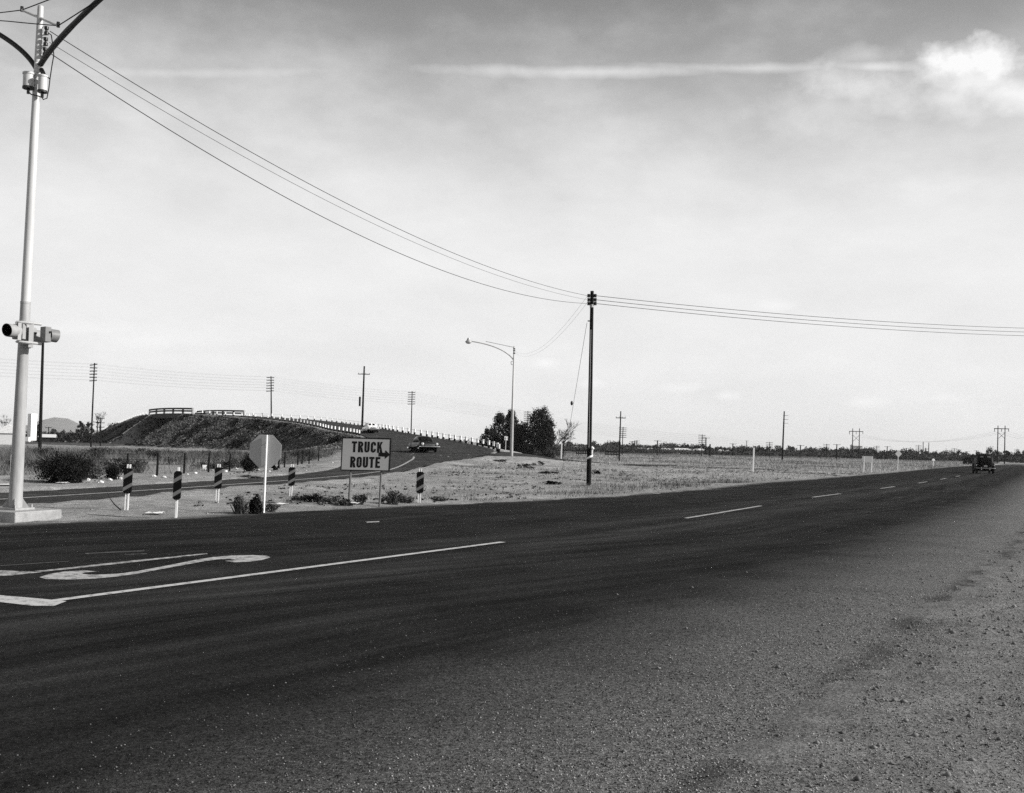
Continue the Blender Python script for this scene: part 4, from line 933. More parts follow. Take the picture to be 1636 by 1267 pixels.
z0, z1 = q(50, 703.5).z, q(50, 661).z; MB().box((0, 0, (z0 + z1) / 2), (1.5, 1.25, z1 - z0), radians(-40)).build('tank', 'white_paint', o)
for x, y in ((-.6, -.4), (.6, -.4), (-.6, .4), (.6, .4)): MB().box((x, y, z0 / 2 - .2), (.14, .14, z0 + .4)).build('leg', 'dark_metal', o)
b = ground_at(42, 228); o = MB().box((0, 0, .6), (1.2, 1, 1.7)).build('cabinet', 'white_paint'); o.location = b; tag(o, 'small white cabinet at the foot of the narrow white tower', 'cabinet')
house('shed', 'low shed with a pale slanting roof left of the dark trees', ground_at(76, 280), 5.5, 4, 1.6, .8, radians(10), 'roof_dark', 'roof_light')['category'] = 'shed'
for u, Y, w, lb in ((1100, 560, 14, 'low pale roofed building right of the T-shaped pole'), (1138, 600, 9, 'pale shed behind the thick short post'), (1160, 620, 10, 'pale long shed left of the second T-shaped pole'), (1020, 640, 30, 'long low white roof beyond the wooden pole'), (1072, 660, 20, 'long pale roof beyond the first T-shaped pole'), (935, 600, 16, 'pale roof behind the dark low railing'), (1368, 640, 5, 'white box shape between the legs of the smaller H-shaped tower')):
    house('shed', lb, ground_at(u, Y), w, 7, 2.0 if u != 1368 else 7, .9, 0, 'house_wall', 'roof_light')['category'] = 'shed'
for u0, u1, lb in ((921, 939, 'low dark wooden railing just left of the wooden pole'), (967, 990, 'low dark wooden railing right of the wooden pole')):
    Y = 300; b = ground_at((u0 + u1) / 2, Y); o = thing('wooden_railing', lb, 'railing', b); n = 6; q = lambda u: (at(u, 720, Y) - b).x
    for u in np.linspace(u0, u1, n): MB().box((q(u), 0, .5), (.22, .2, 1.7)).build('post', 'far_wood', o)
    for z in (1.25, .5): MB().box(((q(u0) + q(u1)) / 2, -.12, z), (q(u1) - q(u0), .1, .3)).build('bar', 'far_wood', o)
# ------------------------------------------------------------------ far hills
mb = MB(); vs = []; NU = 120
for j, off in enumerate((-900, -600, -300, 0, 400, 900)):
    for i in range(NU):
        u = -500 + 2700 * i / NU; Y = 9000 + off; p = at(u, 700, Y)
        hgt = 115 * exp(-((u - 95) / 42) ** 2) + 45 * exp(-((u - 60) / 70) ** 2) + 70 * exp(-((u - 215) / 60) ** 2) + 60 * exp(-((u + 120) / 130) ** 2) + 30 * exp(-((u - 600) / 200) ** 2) + 35 * exp(-((u - 1050) / 240) ** 2) + 40 * exp(-((u - 1900) / 260) ** 2)
        hgt += 14 * mnoise.noise(Vector((u * .05, j * .3, 0))) + 6 * mnoise.noise(Vector((u * .17, j, 4)))
        vs.append((p.x, Y, -5 + max(0, hgt) * exp(-(off / 520) ** 2)))
mb.add(vs, [(j * NU + i, j * NU + i + 1, (j + 1) * NU + i + 1, (j + 1) * NU + i) for j in range(5) for i in range(NU - 1)])
tag(mb.build('hills', 'hill', None, True), kind='structure')

# ------------------------------------------------------------------ cars
def supers(w, z0, z1, e, n=28, a0=0., a1=2 * pi):
    zc, h = (z0 + z1) / 2, (z1 - z0) / 2; out = []
    for i in range(n):
        t = a0 + (a1 - a0) * i / n; c, s_ = cos(t), sin(t)
        out.append((w * math.copysign(abs(c) ** (2 / e), c), zc + h * math.copysign(abs(s_) ** (2 / e), s_)))
    return out
class Loft:
    def __init__(s, st, e): s.st = np.array(st, float); s.e = e
    def par(s, y): return [float(np.interp(y, s.st[:, 0], s.st[:, k])) for k in (1, 2, 3)]
    def mesh_into(s, mb, n=28, sub=3):
        ysx = np.concatenate([np.linspace(s.st[i, 0], s.st[i + 1, 0], sub, endpoint=False) for i in range(len(s.st) - 1)] + [[s.st[-1, 0]]])
        C = curve(s.st, (len(s.st) - 1) * sub + 1); vs = []
        for y, w, z0, z1 in C: vs += [(x, y, z) for x, z in supers(w, z0, z1, s.e, n)]
        k = len(C); fs = [(i * n + j, (i + 1) * n + j, (i + 1) * n + (j + 1) % n, i * n + (j + 1) % n) for i in range(k - 1) for j in range(n)]
        fs += [tuple(range(n)), tuple((k - 1) * n + j for j in range(n - 1, -1, -1))]
        return mb.add(vs, fs)
    def patch(s, y0, y1, a0, a1, off=.012, n=8, m=6):
        """patch of the surface, angles in degrees from +x, lifted by off"""
        vs = []
        for i in range(n + 1):
            y = y0 + (y1 - y0) * i / n; w, z0, z1 = s.par(y)
            for x, z in supers(w + off, z0 - off, z1 + off, s.e, m + 1, radians(a0), radians(a0) + radians(a1 - a0) * (m + 1) / m): vs.append((x, y, z))
        return MB().add(vs, [(i * (m + 1) + j, (i + 1) * (m + 1) + j, (i + 1) * (m + 1) + j + 1, i * (m + 1) + j + 1) for i in range(n) for j in range(m)])
def wheel(parent, x, y, r, w, rimm='chrome'):
    t = MB().tube([(x - w / 2, y, r), (x - w / 2 + .03, y, r), (x + w / 2 - .03, y, r), (x + w / 2, y, r)], [r * .9, r, r, r * .9], 20).build('wheel', 'rubber', parent, True)
    sg = 1 if x > 0 else -1; MB().ell((x + sg * w / 2, y, r), (.03, r * .52, r * .52), 14, 6).build('hubcap', rimm, t, True)
def sedan50(label, paint, loc, rz, rx, roof=None):
    o = thing('sedan_car', label, 'car', loc, rz); o.rotation_euler = (rx, 0, rz)
    body = Loft([(-2.5, .55, .42, .70), (-2.42, .74, .36, .84), (-2.0, .88, .30, .95), (-1.2, .92, .27, 1.02), (0, .93, .26, 1.03), (1.0, .92, .27, 1.02), (1.7, .90, .29, 1.0), (2.2, .86, .33, .95), (2.44, .78, .38, .86), (2.5, .62, .42, .78)], 4.2)
    mb = body.mesh_into(MB())
    for sg in (-1, 1):
        mb.ell((sg * .78, 1.72, .66), (.20, .80, .34), 14, 9); mb.ell((sg * .82, -1.62, .62), (.17, .82, .35), 14, 9)
    bo_ = mb.build('body', paint, o, True)
    gh = Loft([(-1.95, .50, .86, .98), (-1.6, .62, .86, 1.20), (-1.1, .70, .86, 1.46), (-.5, .73, .86, 1.57), (.1, .73, .86, 1.58), (.55, .71, .86, 1.52), (.85, .69, .86, 1.36), (1.2, .67, .86, 1.08), (1.32, .62, .86, .98)], 3.4)
    gh.mesh_into(MB()).build('roof', roof or paint, o, True)
    for sg in (0, 1):
        for y0, y1 in ((-.98, -.62), (-.52, .02), (.10, .60)):
            a0, a1 = (8, 52) if sg == 0 else (128, 172); gh.patch(y0, y1, a0, a1).build('side_window', 'glass', o, True)
    gh.patch(.74, 1.16, 58, 88).build('windscreen', 'glass', o, True); gh.patch(.74, 1.16, 92, 122).build('windscreen', 'glass', o, True)
    gh.patch(-1.6, -1.12, 58, 122).build('rear_window', 'glass', o, True)
    for sg in (-1, 1):
        h = MB().tube([(sg * .70, 2.36, .76), (sg * .70, 2.50, .76)], [.135, .125], 14).build('headlight', 'chrome', o, True); MB().ell((sg * .70, 2.50, .76), (.105, .04, .105), 12, 6).build('headlight_lens', 'lens', h, True)
    MB().tube([(-.98, 2.38, .50), (-.9, 2.56, .50), (-.4, 2.66, .50), (.4, 2.66, .50), (.9, 2.56, .50), (.98, 2.38, .50)], .065, 8).build('front_bumper', 'chrome', o, True)
    MB().tube([(-.96, -2.4, .50), (-.85, -2.58, .50), (0, -2.64, .50), (.85, -2.58, .50), (.96, -2.4, .50)], .065, 8).build('rear_bumper', 'chrome', o, True)
    g = MB(); 
    for z in (.60, .68, .76): g.tube([(-.5, 2.50, z), (0, 2.56, z), (.5, 2.50, z)], .022, 6)
    g.build('grille', 'chrome', o, True)
    MB().tube([(0, 1.3, 1.04), (0, 2.2, .98), (0, 2.42, .92)], [.012, .025, .02], 6).build('bonnet_trim', 'chrome', o, True)
    for sg in (-1, 1): MB().box((sg * .945, .1, .60), (.02, 2.4, .03)).build('side_trim', 'chrome', o)
    MB().box((0, 0, .28), (1.5, 4.4, .2)).build('chassis', 'rubber', o)
    for sg in (-1, 1):
        for y in (1.52, -1.48): wheel(o, sg * .80, y, .345, .18)
    return o
def zramp(x, y): i = int(np.argmin((CRR[:, 0] - x) ** 2 + (CRR[:, 1] - y) ** 2)); return ZR[i] + .02
cx_ = at(676, 722, 107).x; sedan50('dark sedan with shining chrome bumper coming down the ramp', 'car_black', (cx_, 107, zramp(cx_, 107)), pi + .34, .03)
cx_ = at(592, 686, 168).x; sedan50('white sedan higher up the ramp beside the single-arm pole', 'car_white', (cx_, 168, zramp(cx_, 168)), pi + .30, .035)
# old upright saloon seen from behind
OC = thing('old_car', 'old black upright sedan driving away on the main road', 'car', (47.6, 110.5, .02), -radians(17))
tub = Loft([(-2.15, .50, .36, .82), (-2.02, .68, .32, 1.14), (-1.75, .75, .32, 1.46), (-1.35, .78, .32, 1.66), (-.8, .79, .32, 1.73), (0, .79, .32, 1.74), (.5, .77, .34, 1.70), (.78, .74, .38, 1.5), (1.0, .62, .40, 1.16), (1.9, .46, .45, 1.08), (2.2, .38, .5, .98)], 3.6)
tub.mesh_into(MB()).build('body', 'car_grey', OC, True)
for sg in (-1, 1):
    MB().ell((sg * .74, -1.45, .54), (.22, .68, .42), 14, 9).build('rear_fender', 'car_grey', OC, True); MB().ell((sg * .70, 1.5, .55), (.21, .72, .40), 14, 9).build('front_fender', 'car_grey', OC, True)
    MB().box((sg * .80, 0, .34), (.22, 1.9, .05)).build('running_board', 'car_grey', OC)
    h = MB().ell((sg * .52, 1.95, .92), (.12, .2, .12), 12, 7).build('headlight', 'chrome', OC, True)
    MB().tube([(sg * .80, -1.95, .72), (sg * .80, -2.03, .72)], .05, 8).build('tail_light', 'chrome', OC, True)
    MB().box((sg * .38, -2.26, .44), (.05, .06, .20)).build('bumper_guard', 'chrome', OC)
    for y0, y1 in ((-1.1, -.45), (-.38, .3), (.38, .68)):
        a0, a1 = (14, 58) if sg > 0 else (122, 166); tub.patch(y0, y1, a0, a1).build('side_window', 'rubber', OC, True)
    for y in (-1.42, 1.42): wheel(OC, sg * .76, y, .35, .17)
tub.patch(-1.88, -1.50, 62, 86).build('rear_window', 'rear_glass', OC, True); tub.patch(-1.88, -1.50, 94, 118).build('rear_window', 'rear_glass', OC, True)
MB().tube([(-.88, -2.12, .46), (-.7, -2.24, .46), (0, -2.28, .46), (.7, -2.24, .46), (.88, -2.12, .46)], .05, 8).build('rear_bumper', 'chrome', OC, True)
MB().box((0, -.1, .36), (1.2, 3.7, .26)).build('chassis', 'rubber', OC); MB().box((0, -2.17, .66), (.32, .02, .15)).build('licence_plate', 'sign_back', OC)
MB().ell((.92, .55, 1.18), (.07, .03, .05), 8, 5).build('side_mirror', 'chrome', OC, True)

OC.scale = (1, 1, 1.15)
# ------------------------------------------------------------------ plants
def leaves(centres, radii, per, size, seed, flat=.0, shell=.55):
    """many leaf-sized triangles through the volume of clumps"""
    r = np.random.default_rng(seed); C = np.repeat(np.array(centres, float), per, 0); Rr = np.repeat(np.array(radii, float), per, 0); n = len(C)
    d = r.normal(size=(n, 3)); d /= np.linalg.norm(d, axis=1)[:, None]; rad = r.uniform(shell, 1.05, n)[:, None]
    P = C + d * Rr * rad
    a = r.normal(size=(n, 3)); a /= np.linalg.norm(a, axis=1)[:, None]; b = np.cross(a, r.normal(size=(n, 3))); b /= np.linalg.norm(b, axis=1)[:, None] + 1e-9
    s = (size * r.uniform(.6, 1.4, n))[:, None]
    V = np.stack([P - a * s * .5, P + b * s * .35, P + a * s * .5, P - b * s * .35], 1).reshape(-1, 3)
    return V, np.arange(4 * n).reshape(-1, 4)
def blades(x, y, z, h, w, lean, seed):
    r = np.random.default_rng(seed); n = len(x); t = r.uniform(0, 2 * pi, n); q = r.uniform(0, 2 * pi, n)
    dx, dy = np.cos(t) * w / 2, np.sin(t) * w / 2; l = lean * h * r.uniform(.2, 1, n)
    V = np.stack([np.stack([x - dx, y - dy, z], 1), np.stack([x + dx, y + dy, z], 1), np.stack([x + np.cos(q) * l, y + np.sin(q) * l, z + h], 1)], 1).reshape(-1, 3)
    return V, np.arange(3 * n).reshape(-1, 3)
def stuff(name, parts, m):
    Vs = []; Fs = []; k = 0
    for V, F in parts: Vs.append(V); Fs.append(F + k); k += len(V)
    return tag(link(name, npmesh(name, np.concatenate(Vs), np.concatenate(Fs), m)), kind='stuff')
def bush(label, base, rx, ry, h, n, m='bush_dark', group=None, size=.09, name='bush', twigs=14, seed=None, cat='bush'):
    seed = seed or random.randrange(9999); r = random.Random(seed); o = thing(name, label, cat, base, 0, group)
    cs = []; rs = []
    for k in range(max(6, n // 60)):
        t = r.uniform(0, 2 * pi); q = sqrt(r.random()); zz = r.uniform(.18, .80) * h * (1 - .35 * q * q)
        cs.append((cos(t) * q * rx * .75, sin(t) * q * ry * .75, zz)); s = r.uniform(.22, .42); rs.append((rx * s, ry * s, h * s * .75))
    V, F = leaves(cs, rs, 60, size, seed, shell=.2); V[:, 2] = np.maximum(V[:, 2], -.05)
    link('foliage', npmesh('foliage', V, F, m), o)
    tw = MB()
    for k in range(twigs):
        t = r.uniform(0, 2 * pi); q = r.uniform(.3, 1.0); e = Vector((cos(t) * rx * q, sin(t) * ry * q, h * r.uniform(.5, 1.0) * (1.1 - .3 * q)))
        tw.tube([Vector((rx * r.uniform(-.5, .5), ry * r.uniform(-.5, .5), -.05)), e * .5 + Vector((r.uniform(-.1, .1), r.uniform(-.1, .1), .1 * h)), e], [.018, .011, .004], 4, False)
    tw.build('stem', m if m != 'leaf_grey' else 'twig', o); return o
def px_bush(u, vb, wpx, hpx, label, n=500, m='bush_dark', group=None, size=None, Y=None, **k):
    b = onto(u, vb) if Y is None else ground_at(u, Y); s = b.y / FPX
    return bush(label, b, wpx * s / 2, wpx * s / 2 * .8, hpx * s, n, m, group, size or max(.05, 2.4 * s), **k)
px_bush(104, 771, 108, 54, 'large dark bush right of the signal pole before the fence', 9000, size=.055, twigs=160)
px_bush(136, 765, 70, 42, 'thin scruffy bush beside the large dark bush', 2600, 'weed', size=.05, twigs=120)
px_bush(180, 766, 28, 26, 'small round dark bush left of the first hazard board', 1800, size=.045, twigs=60)
px_bush(272, 742, 26, 16, 'dark weed clump behind the fence left of the stop sign', 400, twigs=20)
px_bush(398, 753, 34, 34, 'dark bush at the fence line behind the stop sign', 2200, size=.07, twigs=70)
px_bush(440, 751, 14, 9, 'low dark weed right of the stop sign plate', 300)
px_bush(408, 822, 24, 34, 'dark bush growing right against the stop sign post', 1500, size=.05, twigs=50)
px_bush(383, 822, 30, 34, 'sparse leggy weed left of the bush at the stop sign', 500, 'weed', size=.05, twigs=40)
px_bush(435, 818, 26, 14, 'ragged weed right of the stop sign post', 420, 'weed', size=.045)
px_bush(400, 765, 46, 7, 'flat row of dark weeds at the edge of the slip road', 500, 'weed', size=.06)
for u, v, w, h_, lb, m in ((500, 802, 50, 15, 'low dark weed patch left of the truck sign', 'bush_dark'), (530, 806, 46, 14, 'low ragged weed patch under the truck sign', 'weed'), (625, 806, 44, 26, 'wispy grey weed right of the truck sign posts', 'leaf_scrub'), (575, 806, 30, 18, 'dry weed between the two truck sign posts', 'weed'), (478, 800, 30, 9, 'small dry weed at the left end of the low dark weed patch', 'weed'), (552, 808, 26, 12, 'grey weed just left of the left truck sign post', 'leaf_scrub'), (648, 804, 30, 13, 'dry weed left of the lone striped board', 'weed'), (700, 800, 36, 8, 'low dry weed right of the lone striped board', 'weed')):
    px_bush(u, v, w, h_, lb, 700, m, size=.045, twigs=30)
for u, v, w, h_, lb in ((842, 748, 34, 8, 'dark flat weed clump on the dirt left of the wooden pole'), (863, 744, 28, 9, 'second dark weed clump beside the first on the dirt'), (952, 757, 16, 7, 'dark tuft right of the wooden pole'), (800, 738, 40, 6, 'broken row of dark weeds under the street lamp'), (875, 757, 40, 5, 'thin dark weed streak on the dirt before the clumps'), (880, 774, 36, 6, 'thin dark weed streak nearer the road')):
    px_bush(u, v, w, h_, lb, 400, 'bush_dark', size=.08)
rb = random.Random(77)
for k in range(60):
    yb = rb.uniform(46, 100); xb = float(np.interp(yb, [40, 44, 47, 52, 58, 64, 78, 90, 110], [-19.5, -18.2, -17.2, -15.8, -15.3, -14.2, -14.6, -15.5, -17])) - 1.0 - 20 * rb.random() ** 2
    if xb < -.47 * yb: continue
    w_ = rb.uniform(.6, 1.7); bush('grey weed clump in the rank growth behind the wire fence', Vector((xb, yb, H1(xb, yb))), w_, w_ * .8, rb.uniform(.5, 1.1), 900, rb.choice(('weed', 'weed', 'bush_dark')), 'weed clumps behind the wire fence', .07, 'weed_clump', 50, 300 + k)
def tree(label, base, h, rx, n, m='leaf_dark', seed=1, conical=False, trunk=.18, group=None, name='tree', low=.12, size=.28):
    r = random.Random(seed); o = thing(name, label, 'tree', base, 0, group); cs = []; rs = []
    for k in range(n // 45):
        z = r.uniform(low, .97); prof = (1 - z) ** .7 * 1.05 if conical else (sin(pi * min(1, .12 + z * .85)) ** .6)
        t = r.uniform(0, 2 * pi); q = sqrt(r.random()) * prof * rx; s = r.uniform(.20, .38) * rx * (.6 if conical and z > .75 else 1)
        cs.append((cos(t) * q, sin(t) * q, z * h)); rs.append((s, s, s * r.uniform(.9, 1.5)))
    V, F = leaves(cs, rs, 45, size, seed, shell=.3); link('crown', npmesh('crown', V, F, m), o)
    tk = MB().tube([Vector((0, 0, -.3)), Vector((.05 * h * r.uniform(-1, 1), 0, h * .4)), Vector((.04 * h * r.uniform(-1, 1), 0, h * .85))], [trunk, trunk * .7, trunk * .25], 8)
    for k in range(6):
        z = r.uniform(.25, .6) * h; t = r.uniform(0, 2 * pi); tk.tube([Vector((0, 0, z)), Vector((cos(t) * rx * .4, sin(t) * rx * .4, z + .12 * h)), Vector((cos(t) * rx * .75, sin(t) * rx * .75, z + .2 * h))], [trunk * .4, trunk * .25, .03], 5, False)
    tk.build('trunk', 'bark', o, True); return o
def bare_tree(label, base, h, seed, m='twig', lean=.0, r0=.1, depth=5, spread=.55, group=None):
    r = random.Random(seed); o = thing('bare_tree', label, 'tree', base, 0, group); tk = MB(); tw = MB()
    def grow(p, d, L_, rad, lev):
        e = p + d * L_; mid = p + d * L_ * .5 + Vector((r.uniform(-.06, .06), r.uniform(-.06, .06), 0)) * L_
        (tk if lev > 2 else tw).tube([p, mid, e], [rad, rad * .85, rad * .65], 5 if lev > 2 else 3, False)
        if lev <= 0: return
        for k in range(3 if lev > 1 else 4):
            nd = (d + Vector((r.uniform(-1, 1), r.uniform(-1, 1), r.uniform(-.25, .7))) * spread).normalized(); grow(p + d * L_ * r.uniform(.6, 1), nd, L_ * r.uniform(.55, .8), max(.016, rad * .6), lev - 1)
    grow(Vector((0, 0, -.2)), Vector((lean, 0, 1)).normalized(), h * .33, r0, depth)
    tk.build('trunk', m, o); tag(tw.build('twigs', m, o), kind='stuff'); return o
# grove right of the ramp
TY = 185
def px_tree(u, vt, wpx, label, Y, seed, **k):
    b = ground_at(u, Y); s = Y / FPX; t = at(u, vt, Y); return tree(label, b, t.z - b.z, wpx * s / 2, k.pop('n', 3600), seed=seed, size=k.pop('size', 2.3 * s), **k)
px_tree(782, 686, 34, 'small dark evergreen at the left end of the grove', TY, 3, n=5000, low=.02)
px_tree(797, 661, 54, 'dark pointed evergreen left of the street lamp', TY + 4, 4, conical=True, low=.02, n=6500)
px_tree(815, 656, 54, 'tallest narrow evergreen just behind the street lamp', TY + 2, 5, conical=True, low=.02, n=8000)
px_tree(833, 677, 40, 'lower dark evergreen in the middle of the grove', TY - 2, 6, low=.02, n=7000)
px_tree(863, 653.5, 46, 'large dark round-headed tree at the right of the grove', TY - 5, 8, n=10000, low=.04)
px_tree(872, 672, 30, 'dark tree leaning out at the right side of the grove', TY - 6, 9, n=4500, low=.2)
bare_tree('leafless tree spreading right from the grove', ground_at(868, TY - 8), 9.5, 14, 'bark', lean=1.0, r0=.13, depth=5, spread=.62)
bare_tree('pale leafless tree behind the grove at its right', ground_at(884, TY + 20), 6.8, 15, 'twig', lean=.1, r0=.10, depth=5)
px_bush(884, 727, 42, 27, 'grey twiggy bush at the right foot of the grove', 1500, 'leaf_grey', Y=TY - 12, size=.22, twigs=60)
px_bush(860, 727, 34, 18, 'dim brush at the foot of the large round-headed tree', 900, 'leaf_scrub', Y=TY - 12, size=.2, twigs=30)
# trees at the left
for u, vt, w, Y, sd, lb, kw in ((128, 672, 22, 262, 21, 'dark pointed tree left of the tall telegraph pole', dict(conical=True, low=.02)), (140, 676, 18, 266, 22, 'dark tree just behind the tall telegraph pole', dict(low=.02)), (112, 692, 24, 258, 23, 'low dark tree left of the pointed tree', dict(low=.02)), (98, 690, 20, 270, 24, 'dull tree behind the low white roof', dict(low=.02, m='leaf_scrub')), (172, 690, 32, 262, 25, 'dark brushy tree at the foot of the far embankment', dict(low=.0)), (186, 688, 30, 300, 26, 'brushy tree behind the far embankment foot', dict(low=.0, m='leaf_scrub')), (59.5, 678, 7, 262, 27, 'slim dark cypress right of the narrow white tower', dict(low=.1)), (84, 686, 16, 330, 28, 'hazy round tree near the thin pole', dict(m='leaf_grey')), (22, 689, 26, 340, 29, 'pale bushy tree behind the house roof', dict(m='leaf_grey', low=.0))):
    px_tree(u, vt, w, lb, Y, sd, n=1500, **kw)
bare_tree('tall pale leafless tree left of the tall telegraph pole', ground_at(138, 300), 7.6, 31, 'twig', r0=.12); bare_tree('leafless tree right of the tall telegraph pole', ground_at(158, 290), 7.0, 33, 'twig', r0=.1)
bare_tree('tall leafless tree at the left edge above the house', ground_at(4, 300), 8.5, 35, 'twig', r0=.12)
bare_tree('faint leafless tree behind the far guard posts', ground_at(745, 300), 5.0, 37, 'twig', r0=.1)
px_bush(527, 700, 38, 33, 'dark treetop showing above the ramp behind the guard posts', 900, 'leaf_dark', Y=262, size=.3, name='shrub')
# far tree belt beyond the railway on the right: individual heads and a mass below
r = random.Random(5); k = 0
for u in np.arange(905, 1640, 9):
    Y = r.uniform(560, 760); vt = 712 + (u - 905) * .0245 - 3 - r.uniform(-3, 4) if u < 1150 else 718 + (u - 1150) * .0245 - r.uniform(0, 7)
    b = ground_at(u, Y); t = at(u, vt, Y); tree('distant dark tree in the belt along the far side of the field', b, max(3, t.z - b.z), r.uniform(8, 15) * Y / FPX, 900, m=r.choice(('leaf_dark', 'leaf_scrub', 'leaf_dark') if u > 1150 else ('leaf_scrub', 'leaf_grey', 'leaf_dark', 'leaf_grey')), seed=100 + k, low=.0, size=.8, group='trees of the far belt', name='far_tree'); k += 1
for u, vt, w, Y, lb in ((1553, 728, 14, 300, 'dark bushy tree at the bend left of the old sedan'), (1543, 731, 10, 290, 'low dark bush at the road bend left of the old sedan'), (1583, 716, 26, 480, 'round dark tree behind the roof of the old sedan'), (1607, 719, 12, 480, 'small round tree right of the larger H-shaped tower'), (1630, 720, 22, 520, 'dark tree at the right edge of the photograph'), (980, 706, 16, 560, 'round tree left of the single-arm pole, far off'), (1108, 710, 18, 560, 'round dark tree left of the broad six-armed pole')):
    px_tree(u, vt, w, lb, Y, int(u), n=900, low=.0, size=.5)
# the mass of low brush under them
n = 26000; u = RNG.uniform(-.52, .56, n); Yb = RNG.uniform(480, 900, n)
keep = (u > .03) | (u < -.33); u, Yb = u[keep], Yb[keep]; X = u * Yb
den = vnoise(X, Yb, 25, 40) > .38; X, Yb = X[den], Yb[den]
z = H(X, Yb); hb = RNG.uniform(.6, 2.2, len(X)) * (.6 + .8 * vnoise(X, Yb, 60, 41)); X, Yb, z, hb = X[:9000], Yb[:9000], z[:9000], hb[:9000]
stuff('far_brush', [leaves(np.stack([X, Yb, z + hb * .8], 1), np.stack([hb * 1.3, hb * 1.3, hb], 1), 22, .8, 42, shell=.1)], 'leaf_scrub')

# grasses -------------------------------------------------------------
def scatter(n, x0, x1, y0, y1, seed, cond):
    r = np.random.default_rng(seed); x = r.uniform(x0, x1, n); y = r.uniform(y0, y1, n); k = cond(x, y) & offroad(x, y); return x[k], y[k]
fenceX = lambda y: np.interp(y, [40, 44, 47, 52, 58, 64, 78, 90], [-19.5, -18.2, -17.2, -15.8, -15.3, -14.2, -14.6, -15.5])
# tall pale weeds behind the fence
x, y = scatter(150000, -62, -13.5, 40, 125, 50, lambda x, y: (x < fenceX(y) - .25) & (x > -.56 * y) & (interp2(B2, x, y) < .5) & (vnoise(x, y, 2.2, 51) + .5 * vnoise(x, y, .6, 52) > .66) & (np.random.default_rng(1).random(len(x)) < np.clip(70 / y, 0, 1) ** 1.2))
h = RNG.uniform(.15, .70, len(x)) * (.35 + 1.1 * vnoise(x, y, 3, 53)); k = vnoise(x, y, 2.5, 54) + .25 * (vnoise(x, y, .7, 154) - .5) > .50
stuff('dry_grass', [blades(x[~k], y[~k], H(x[~k], y[~k]), h[~k], .012 + y[~k] / 6000, 1.0, 55)], 'dry_grass')
stuff('weeds', [blades(x[k], y[k], H(x[k], y[k]), h[k] * 1.15, .012 + y[k] / 5500, 1.1, 56)], 'weed')
# sparse island and verge grass
x, y = scatter(160000, -13, 14, 24, 80, 57, lambda x, y: (vnoise(x, y, 1.9, 58) + .5 * (vnoise(x, y, .5, 258) - .5) > .50) & (x > -.25 * y) & (np.random.default_rng(2).random(len(x)) < np.exp(-np.abs((mL(y) - x) - 1.7) / 1.5) * .8 * sstep(27, 31, y) + .05))
h = RNG.uniform(.05, .24, len(x)) * (.35 + 1.1 * vnoise(x, y, 2.2, 158)); k = RNG.random(len(x)) < .5
stuff('verge_grass', [blades(x[k], y[k], H(x[k], y[k]), h[k], .009 + y[k] / 7000, 1.2, 59)], 'dry_grass')
stuff('verge_weeds', [blades(x[~k], y[~k], H(x[~k], y[~k]), h[~k], .012 + y[~k] / 5000, .8, 60)], 'weed')
# field grass to the right
x, y = scatter(260000, -10, 260, 60, 480, 61, lambda x, y: (x < mL(y) - 1.0) & (x > .0 * y - 8) & (vnoise(x, y, 9, 62) + .4 * vnoise(x, y, 2, 63) > .62 - .25 * sstep(110, 180, y)) & (interp2(B2, x, y) < .5))
h = RNG.uniform(.12, .5, len(x)) * (.4 + .6 * sstep(80, 170, y)) * (.5 + vnoise(x, y, 12, 64)); k = vnoise(x, y, 14, 65) > .62
stuff('field_grass', [blades(x[~k], y[~k], H(x[~k], y[~k]), h[~k] * 1.1, .02 + y[~k] / 4500, 1.2, 66)], 'field_straw')
stuff('field_weeds', [blades(x[k], y[k], H(x[k], y[k]), h[k], .02 + y[k] / 4500, 1.2, 67)], 'weed')
# scrub on the embankment
x, y = scatter(620000, -150, -6, 100, 380, 68, lambda x, y: (interp2(B2, x, y) > .5) & (vnoise(x, y, .9, 69) + .5 * vnoise(x, y, 2.7, 169) > .40))
y_ok = (y < 275) | (np.random.default_rng(3).random(len(x)) < .6); x, y = x[y_ok], y[y_ok]
z = H(x, y); C = np.stack([x, y, z + .12], 1); rr = RNG.uniform(.14, .42, len(x)) * (.5 + vnoise(x, y, 7, 70))
sel = RNG.permutation(len(x))[:75000]; C, rr = C[sel], rr[sel]
V, F = leaves(C, np.stack([rr, rr, rr * .7], 1), 7, .26, 71, shell=.1)
kd = np.repeat((interp2(DB.reshape(XX.shape), C[:, 0], C[:, 1]) < interp2(D2, C[:, 0], C[:, 1]) - .2) | (vnoise(C[:, 0], C[:, 1], 3, 170) + .6 * vnoise(C[:, 0], C[:, 1], .8, 171) < .62), 7)  # bridge-end shade painted in as darker scrub; other dark clumps fall at random
stuff('bank_scrub', [(V, F[kd])], 'bush_dark'); stuff('bank_dry_scrub', [(V, F[~kd])], 'bank_brush')

# little dark tufts and dry clods dotted over the bare dirt
x, y = scatter(9000, -14, 30, 24, 125, 90, lambda x, y: (x < mL(y) - .3) & (x > fenceX(y) + 1.5) & (x > -.3 * y) & (vnoise(x, y, 4, 91) + .5 * vnoise(x, y, 1.3, 92) > .78))
s = RNG.uniform(.02, .10, len(x)) * (.5 + vnoise(x, y, 5, 93)) * (.7 + y / 90); k = RNG.random(len(x)) < .55
tuft = lambda q, sd: leaves(np.stack([x[q], y[q], H(x[q], y[q]) + s[q] * .35], 1), np.stack([s[q] * 1.3, s[q], s[q] * .55], 1), 12, .05, sd, shell=.1)
stuff('dirt_tufts', [tuft(k, 94)], 'bush_dark'); stuff('dry_tufts', [tuft(~k, 95)], 'weed')
